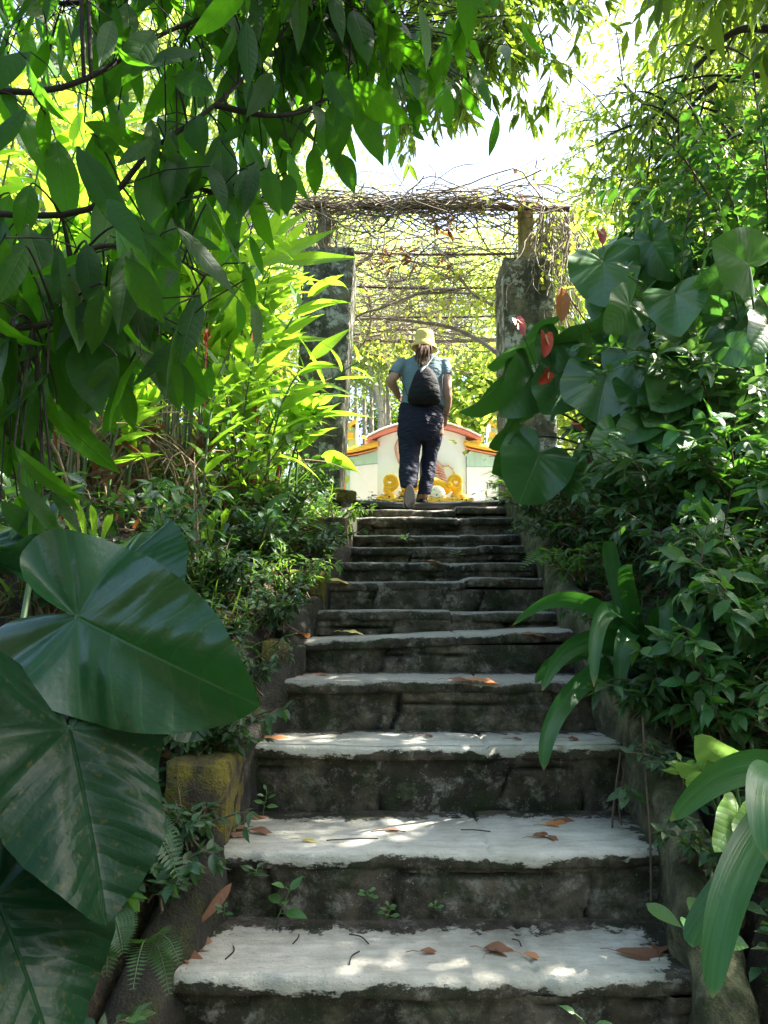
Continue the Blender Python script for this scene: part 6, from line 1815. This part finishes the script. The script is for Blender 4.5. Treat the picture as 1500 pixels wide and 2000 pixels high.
# bright fine-leaved tree further back on the right
b2 = np.array([5.2, 10.5, float(hgt(5.2, 10.5)) - .2])
h2 = P(1480, 420, 10.3)
canopy_tree('sunny fine-leaved tree behind the right bank, spreading beside the open sky', b2, [b2 + [0, 0, 1.5], h2], .13, [
    ([h2, P(1400, 330, 10), P(1345, 260, 9.8), P(1255, 200, 9.6), P(1205, 150, 9.5)], .06),
    ([h2, P(1380, 400, 10), P(1325, 370, 9.7), P(1255, 350, 9.5), P(1240, 330, 9.5)], .05),
    ([h2, P(1440, 250, 10.2), P(1370, 120, 10), P(1335, 30, 9.9), P(1245, -40, 9.8)], .06),
    ([h2, P(1460, 300, 9.9), P(1420, 160, 9.7), P(1380, 60, 9.6)], .05),
    ([h2, P(1380, 440, 9.6), P(1335, 440, 9.2), P(1275, 420, 9.0)], .04),
    ([P(1345, 260, 9.8), P(1295, 290, 9.7), P(1225, 260, 9.6), P(1195, 230, 9.6)], .03),
    ([h2, P(1500, 200, 10.4), P(1520, 60, 10.4)], .05),
    ([h2, P(1500, 150, 9.5), P(1440, 60, 9.2), P(1350, -10, 9.0)], .05),
    ([h2, P(1480, 300, 9.3), P(1420, 240, 9.0), P(1370, 160, 8.9), P(1330, 100, 8.9)], .05),
    ([h2, P(1500, 320, 9.0), P(1480, 180, 8.8), P(1490, 60, 8.8), P(1460, -40, 8.8)], .05),
], .17, T_L5, M_BRIGHT, 404, nsub=15, subl=(.6, 1.2), ntw=8, twl=(.3, .55), every=.07, droop=.3, hang=.5, name='fine_leaved_tree')

# unseen woodland added behind the viewpoint to cut fill light from the low sky
g = np.random.default_rng(600); m = MB()
c_ = np.stack([g.uniform(-9, 9, 420), g.uniform(-9, -4.5, 420), g.uniform(.3, 7.5, 420)], -1)
b_ = (c_[:, None] + g.normal(size=(420, 14, 3)) * .5).reshape(-1, 3); n_ = len(b_)
put_mix(m, T_S2, b_, g.normal(size=(n_, 3)) + [0, 0, -.5], np.stack([g.normal(size=n_), g.normal(size=n_), np.ones(n_)], -1), g.uniform(.3, .6, n_))
o = m.build('woodland', M_LANCE); tag(o, 'unseen woodland added behind the viewpoint to block the low sky', 'woodland', None, 'stuff')

# distant and middle-distance trees: trunk, limbs and a crown of clumps
def back_tree(label, x, y, trunk_h, blobs, n, L, mat, seed, tms=None, r0=.16, clump=.32, name='tree', bark=M_BARKP, zbase=None):
    g = np.random.default_rng(seed)
    r = thing(name, label, 'tree')
    b = np.array([x, y, float(hgt(x, y)) - .2 if zbase is None else zbase]); top = b + [g.normal() * .15, g.normal() * .15, trunk_h]
    st, fo = MB(), MB()
    s = spline([b, b * .6 + top * .4 + [g.normal() * .12, 0, 0], top], 8)
    st.tube(s, np.linspace(r0, r0 * .5, len(s)), 9)
    Bs = []
    tot = sum(a * bb * c for *_, a, bb, c in blobs)
    for (cx, cy, cz, a, bb, c) in blobs:
        cc = np.array([cx, cy, cz])
        m_ = bez(top, top * .6 + cc * .4 + [0, 0, .3], cc * .8 + top * .2, cc, 10); st.tube(m_, np.linspace(r0 * .45, .02, 10), 6)
        k_ = max(4, int(n * a * bb * c / tot / 16))
        q_ = nrm(g.normal(size=(k_, 3))) * (g.uniform(.35, 1, (k_, 1)) ** .5) * [a, bb, c] + cc
        for p in q_:
            if g.uniform() < .25: st.tube(bez(cc, cc * .5 + p * .5 + [0, 0, .1], p, p, 5), np.linspace(.02, .006, 5), 4, False)
            Bs.append(p + g.normal(size=(16, 3)) * clump * [1, 1, .7])
    b_ = np.concatenate(Bs); n_ = len(b_)
    X = g.normal(size=(n_, 3)) * [1, 1, .6] + [0, 0, -.5]
    put_mix(fo, tms or T_S3, b_, X, np.stack([g.normal(size=n_) * .6, g.normal(size=n_) * .6, np.ones(n_)], -1), g.uniform(.7, 1.2, n_) * L)
    st.build('trunk', bark or M_BARK, r); fo.build('crown', mat, r)
    return finish(r, b)
def bl(px, py, Y, a, b_, c):
    p = P(px, py, Y); return (p[0], p[1], p[2], a, b_, c)
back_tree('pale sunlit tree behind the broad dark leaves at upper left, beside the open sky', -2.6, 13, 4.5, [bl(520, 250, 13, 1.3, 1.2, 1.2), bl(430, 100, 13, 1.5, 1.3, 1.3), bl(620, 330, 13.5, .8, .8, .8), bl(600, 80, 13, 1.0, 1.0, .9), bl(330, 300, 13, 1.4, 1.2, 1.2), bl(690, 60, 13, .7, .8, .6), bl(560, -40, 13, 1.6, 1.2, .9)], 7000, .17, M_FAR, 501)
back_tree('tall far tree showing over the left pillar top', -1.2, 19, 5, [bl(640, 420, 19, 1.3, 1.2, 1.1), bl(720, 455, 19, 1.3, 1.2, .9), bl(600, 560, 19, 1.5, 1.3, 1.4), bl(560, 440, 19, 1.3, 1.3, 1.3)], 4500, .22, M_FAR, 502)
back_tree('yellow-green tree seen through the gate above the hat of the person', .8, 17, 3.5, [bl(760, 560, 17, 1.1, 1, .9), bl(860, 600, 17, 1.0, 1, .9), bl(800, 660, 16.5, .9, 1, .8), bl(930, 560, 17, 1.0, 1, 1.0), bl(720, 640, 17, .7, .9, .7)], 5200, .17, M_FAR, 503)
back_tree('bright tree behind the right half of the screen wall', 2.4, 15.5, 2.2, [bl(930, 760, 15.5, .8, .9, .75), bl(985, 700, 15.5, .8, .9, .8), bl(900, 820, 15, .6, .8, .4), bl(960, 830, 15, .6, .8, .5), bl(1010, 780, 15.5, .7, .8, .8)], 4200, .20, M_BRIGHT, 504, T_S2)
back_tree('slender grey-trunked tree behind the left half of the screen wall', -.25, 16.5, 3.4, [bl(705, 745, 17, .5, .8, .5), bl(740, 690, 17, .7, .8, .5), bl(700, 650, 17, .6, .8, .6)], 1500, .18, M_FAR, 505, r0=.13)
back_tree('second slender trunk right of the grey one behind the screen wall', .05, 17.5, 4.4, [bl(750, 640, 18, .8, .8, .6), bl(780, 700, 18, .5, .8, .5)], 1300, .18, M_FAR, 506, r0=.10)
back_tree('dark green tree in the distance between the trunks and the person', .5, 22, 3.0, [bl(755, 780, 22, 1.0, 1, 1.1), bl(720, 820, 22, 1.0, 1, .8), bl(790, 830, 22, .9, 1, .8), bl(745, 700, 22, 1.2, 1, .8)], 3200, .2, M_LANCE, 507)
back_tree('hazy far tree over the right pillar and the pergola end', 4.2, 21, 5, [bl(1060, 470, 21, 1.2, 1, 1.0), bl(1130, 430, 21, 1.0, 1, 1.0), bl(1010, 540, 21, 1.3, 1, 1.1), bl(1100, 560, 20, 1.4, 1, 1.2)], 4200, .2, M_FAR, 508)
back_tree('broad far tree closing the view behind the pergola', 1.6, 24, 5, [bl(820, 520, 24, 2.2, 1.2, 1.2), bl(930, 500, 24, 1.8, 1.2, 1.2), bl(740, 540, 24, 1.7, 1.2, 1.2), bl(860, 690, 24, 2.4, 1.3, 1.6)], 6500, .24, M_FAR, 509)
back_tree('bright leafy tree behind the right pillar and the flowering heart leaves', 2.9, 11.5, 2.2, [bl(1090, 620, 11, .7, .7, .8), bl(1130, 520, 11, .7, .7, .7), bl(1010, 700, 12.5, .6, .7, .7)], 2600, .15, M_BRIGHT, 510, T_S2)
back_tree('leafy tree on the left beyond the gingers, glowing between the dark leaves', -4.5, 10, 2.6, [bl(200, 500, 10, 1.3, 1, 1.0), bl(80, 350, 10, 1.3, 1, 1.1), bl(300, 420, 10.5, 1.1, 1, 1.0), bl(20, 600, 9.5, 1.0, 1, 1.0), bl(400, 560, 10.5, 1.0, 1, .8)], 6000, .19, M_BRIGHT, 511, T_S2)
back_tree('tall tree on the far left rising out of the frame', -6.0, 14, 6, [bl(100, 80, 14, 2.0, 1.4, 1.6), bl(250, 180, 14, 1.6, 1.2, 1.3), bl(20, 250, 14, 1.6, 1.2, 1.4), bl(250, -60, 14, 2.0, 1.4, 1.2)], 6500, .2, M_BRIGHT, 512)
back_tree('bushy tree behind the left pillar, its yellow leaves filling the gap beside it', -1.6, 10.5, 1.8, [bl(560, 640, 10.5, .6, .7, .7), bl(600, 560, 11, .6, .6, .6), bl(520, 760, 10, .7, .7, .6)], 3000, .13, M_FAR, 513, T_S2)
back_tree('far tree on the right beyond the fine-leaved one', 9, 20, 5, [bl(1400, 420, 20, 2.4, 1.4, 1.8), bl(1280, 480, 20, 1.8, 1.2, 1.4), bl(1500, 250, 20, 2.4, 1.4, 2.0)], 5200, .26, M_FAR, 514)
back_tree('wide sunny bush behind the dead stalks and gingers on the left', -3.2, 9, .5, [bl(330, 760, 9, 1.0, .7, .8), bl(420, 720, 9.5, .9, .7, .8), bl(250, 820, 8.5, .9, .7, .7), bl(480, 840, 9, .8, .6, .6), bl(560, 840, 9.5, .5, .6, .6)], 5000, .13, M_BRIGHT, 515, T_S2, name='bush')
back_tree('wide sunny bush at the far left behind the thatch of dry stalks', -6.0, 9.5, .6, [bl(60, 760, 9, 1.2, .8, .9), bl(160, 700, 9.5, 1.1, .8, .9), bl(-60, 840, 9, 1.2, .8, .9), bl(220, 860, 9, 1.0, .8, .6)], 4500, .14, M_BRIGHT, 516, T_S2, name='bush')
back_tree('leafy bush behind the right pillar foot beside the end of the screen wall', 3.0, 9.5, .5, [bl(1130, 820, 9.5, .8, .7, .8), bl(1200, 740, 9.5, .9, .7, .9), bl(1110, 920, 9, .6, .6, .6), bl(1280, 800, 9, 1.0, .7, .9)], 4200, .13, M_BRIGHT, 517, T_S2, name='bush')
for i, (px, h, Y) in enumerate(((692, 740, 18.5), (708, 745, 18.8), (722, 760, 18.2), (748, 765, 18.6))):
    m = MB(); p0, p1 = P(px, 900, Y), P(px + 3, h, Y); p0[2] = TOPZ - .2
    m.tube(spline([p0, p0 * .5 + p1 * .5 + [.03, 0, 0], p1], 5), [.055] * 9 + [.05, .03], 7)
    o = m.build('bare_trunk', M_BARKP); tag(o, ['bare pale trunk at far left behind the screen wall, nearest the pillar', 'bare thin trunk second from the pillar behind the screen wall', 'bare thin trunk third from the pillar behind the screen wall', 'bare thin trunk nearest the person behind the screen wall'][i], 'tree', 'bare trunks behind the screen wall'); rebase(o, p0)

# ================================================================== light, sky, camera
SUN = nrm(np.array([.64, .16, .78]))
w = bpy.data.worlds.new('World'); SC.world = w; w.use_nodes = True
nt = w.node_tree; nt.nodes.clear()
sky = nt.nodes.new('ShaderNodeTexSky'); sky.sky_type = 'NISHITA'; sky.sun_disc = False
el = math.asin(SUN[2]); az = math.atan2(SUN[0], SUN[1])
sky.sun_elevation = el; sky.sun_rotation = az
sky.air_density = 1.0; sky.dust_density = 4.0; sky.ozone_density = 1.0
bg = nt.nodes.new('ShaderNodeBackground'); bg.inputs['Strength'].default_value = .11
wo = nt.nodes.new('ShaderNodeOutputWorld')
nt.links.new(sky.outputs[0], bg.inputs[0]); nt.links.new(bg.outputs[0], wo.inputs[0])
sl = bpy.data.lights.new('sun', 'SUN'); sl.energy = 5.0; sl.angle = R(.53); sl.color = (1, .95, .86)
so_ = bpy.data.objects.new('sun', sl); COL.objects.link(so_)
so_.rotation_euler = Vector((-SUN[0], -SUN[1], -SUN[2])).to_track_quat('-Z', 'Y').to_euler()
so_.location = (6, 3, 12)
cam = bpy.data.cameras.new('camera'); co_ = bpy.data.objects.new('camera', cam); COL.objects.link(co_)
cam.sensor_fit = 'VERTICAL'; cam.sensor_height = 36; cam.lens = FPX / 2000 * 36
cam.clip_start = .05; cam.clip_end = 400
co_.location = CAMPOS; co_.rotation_euler = (PI / 2 + PITCH, 0, 0)
SC.camera = co_
SC.view_settings.view_transform = 'Standard'; SC.view_settings.look = 'None'
SC.view_settings.exposure = 2.75; SC.view_settings.gamma = 1.0; SC.view_settings.use_curve_mapping = False
SC.cycles.max_bounces = 8; SC.cycles.diffuse_bounces = 4; SC.cycles.glossy_bounces = 3; SC.cycles.transmission_bounces = 6; SC.cycles.transparent_max_bounces = 8
SC.cycles.use_denoising = True
SC.cycles.sample_clamp_indirect = 6
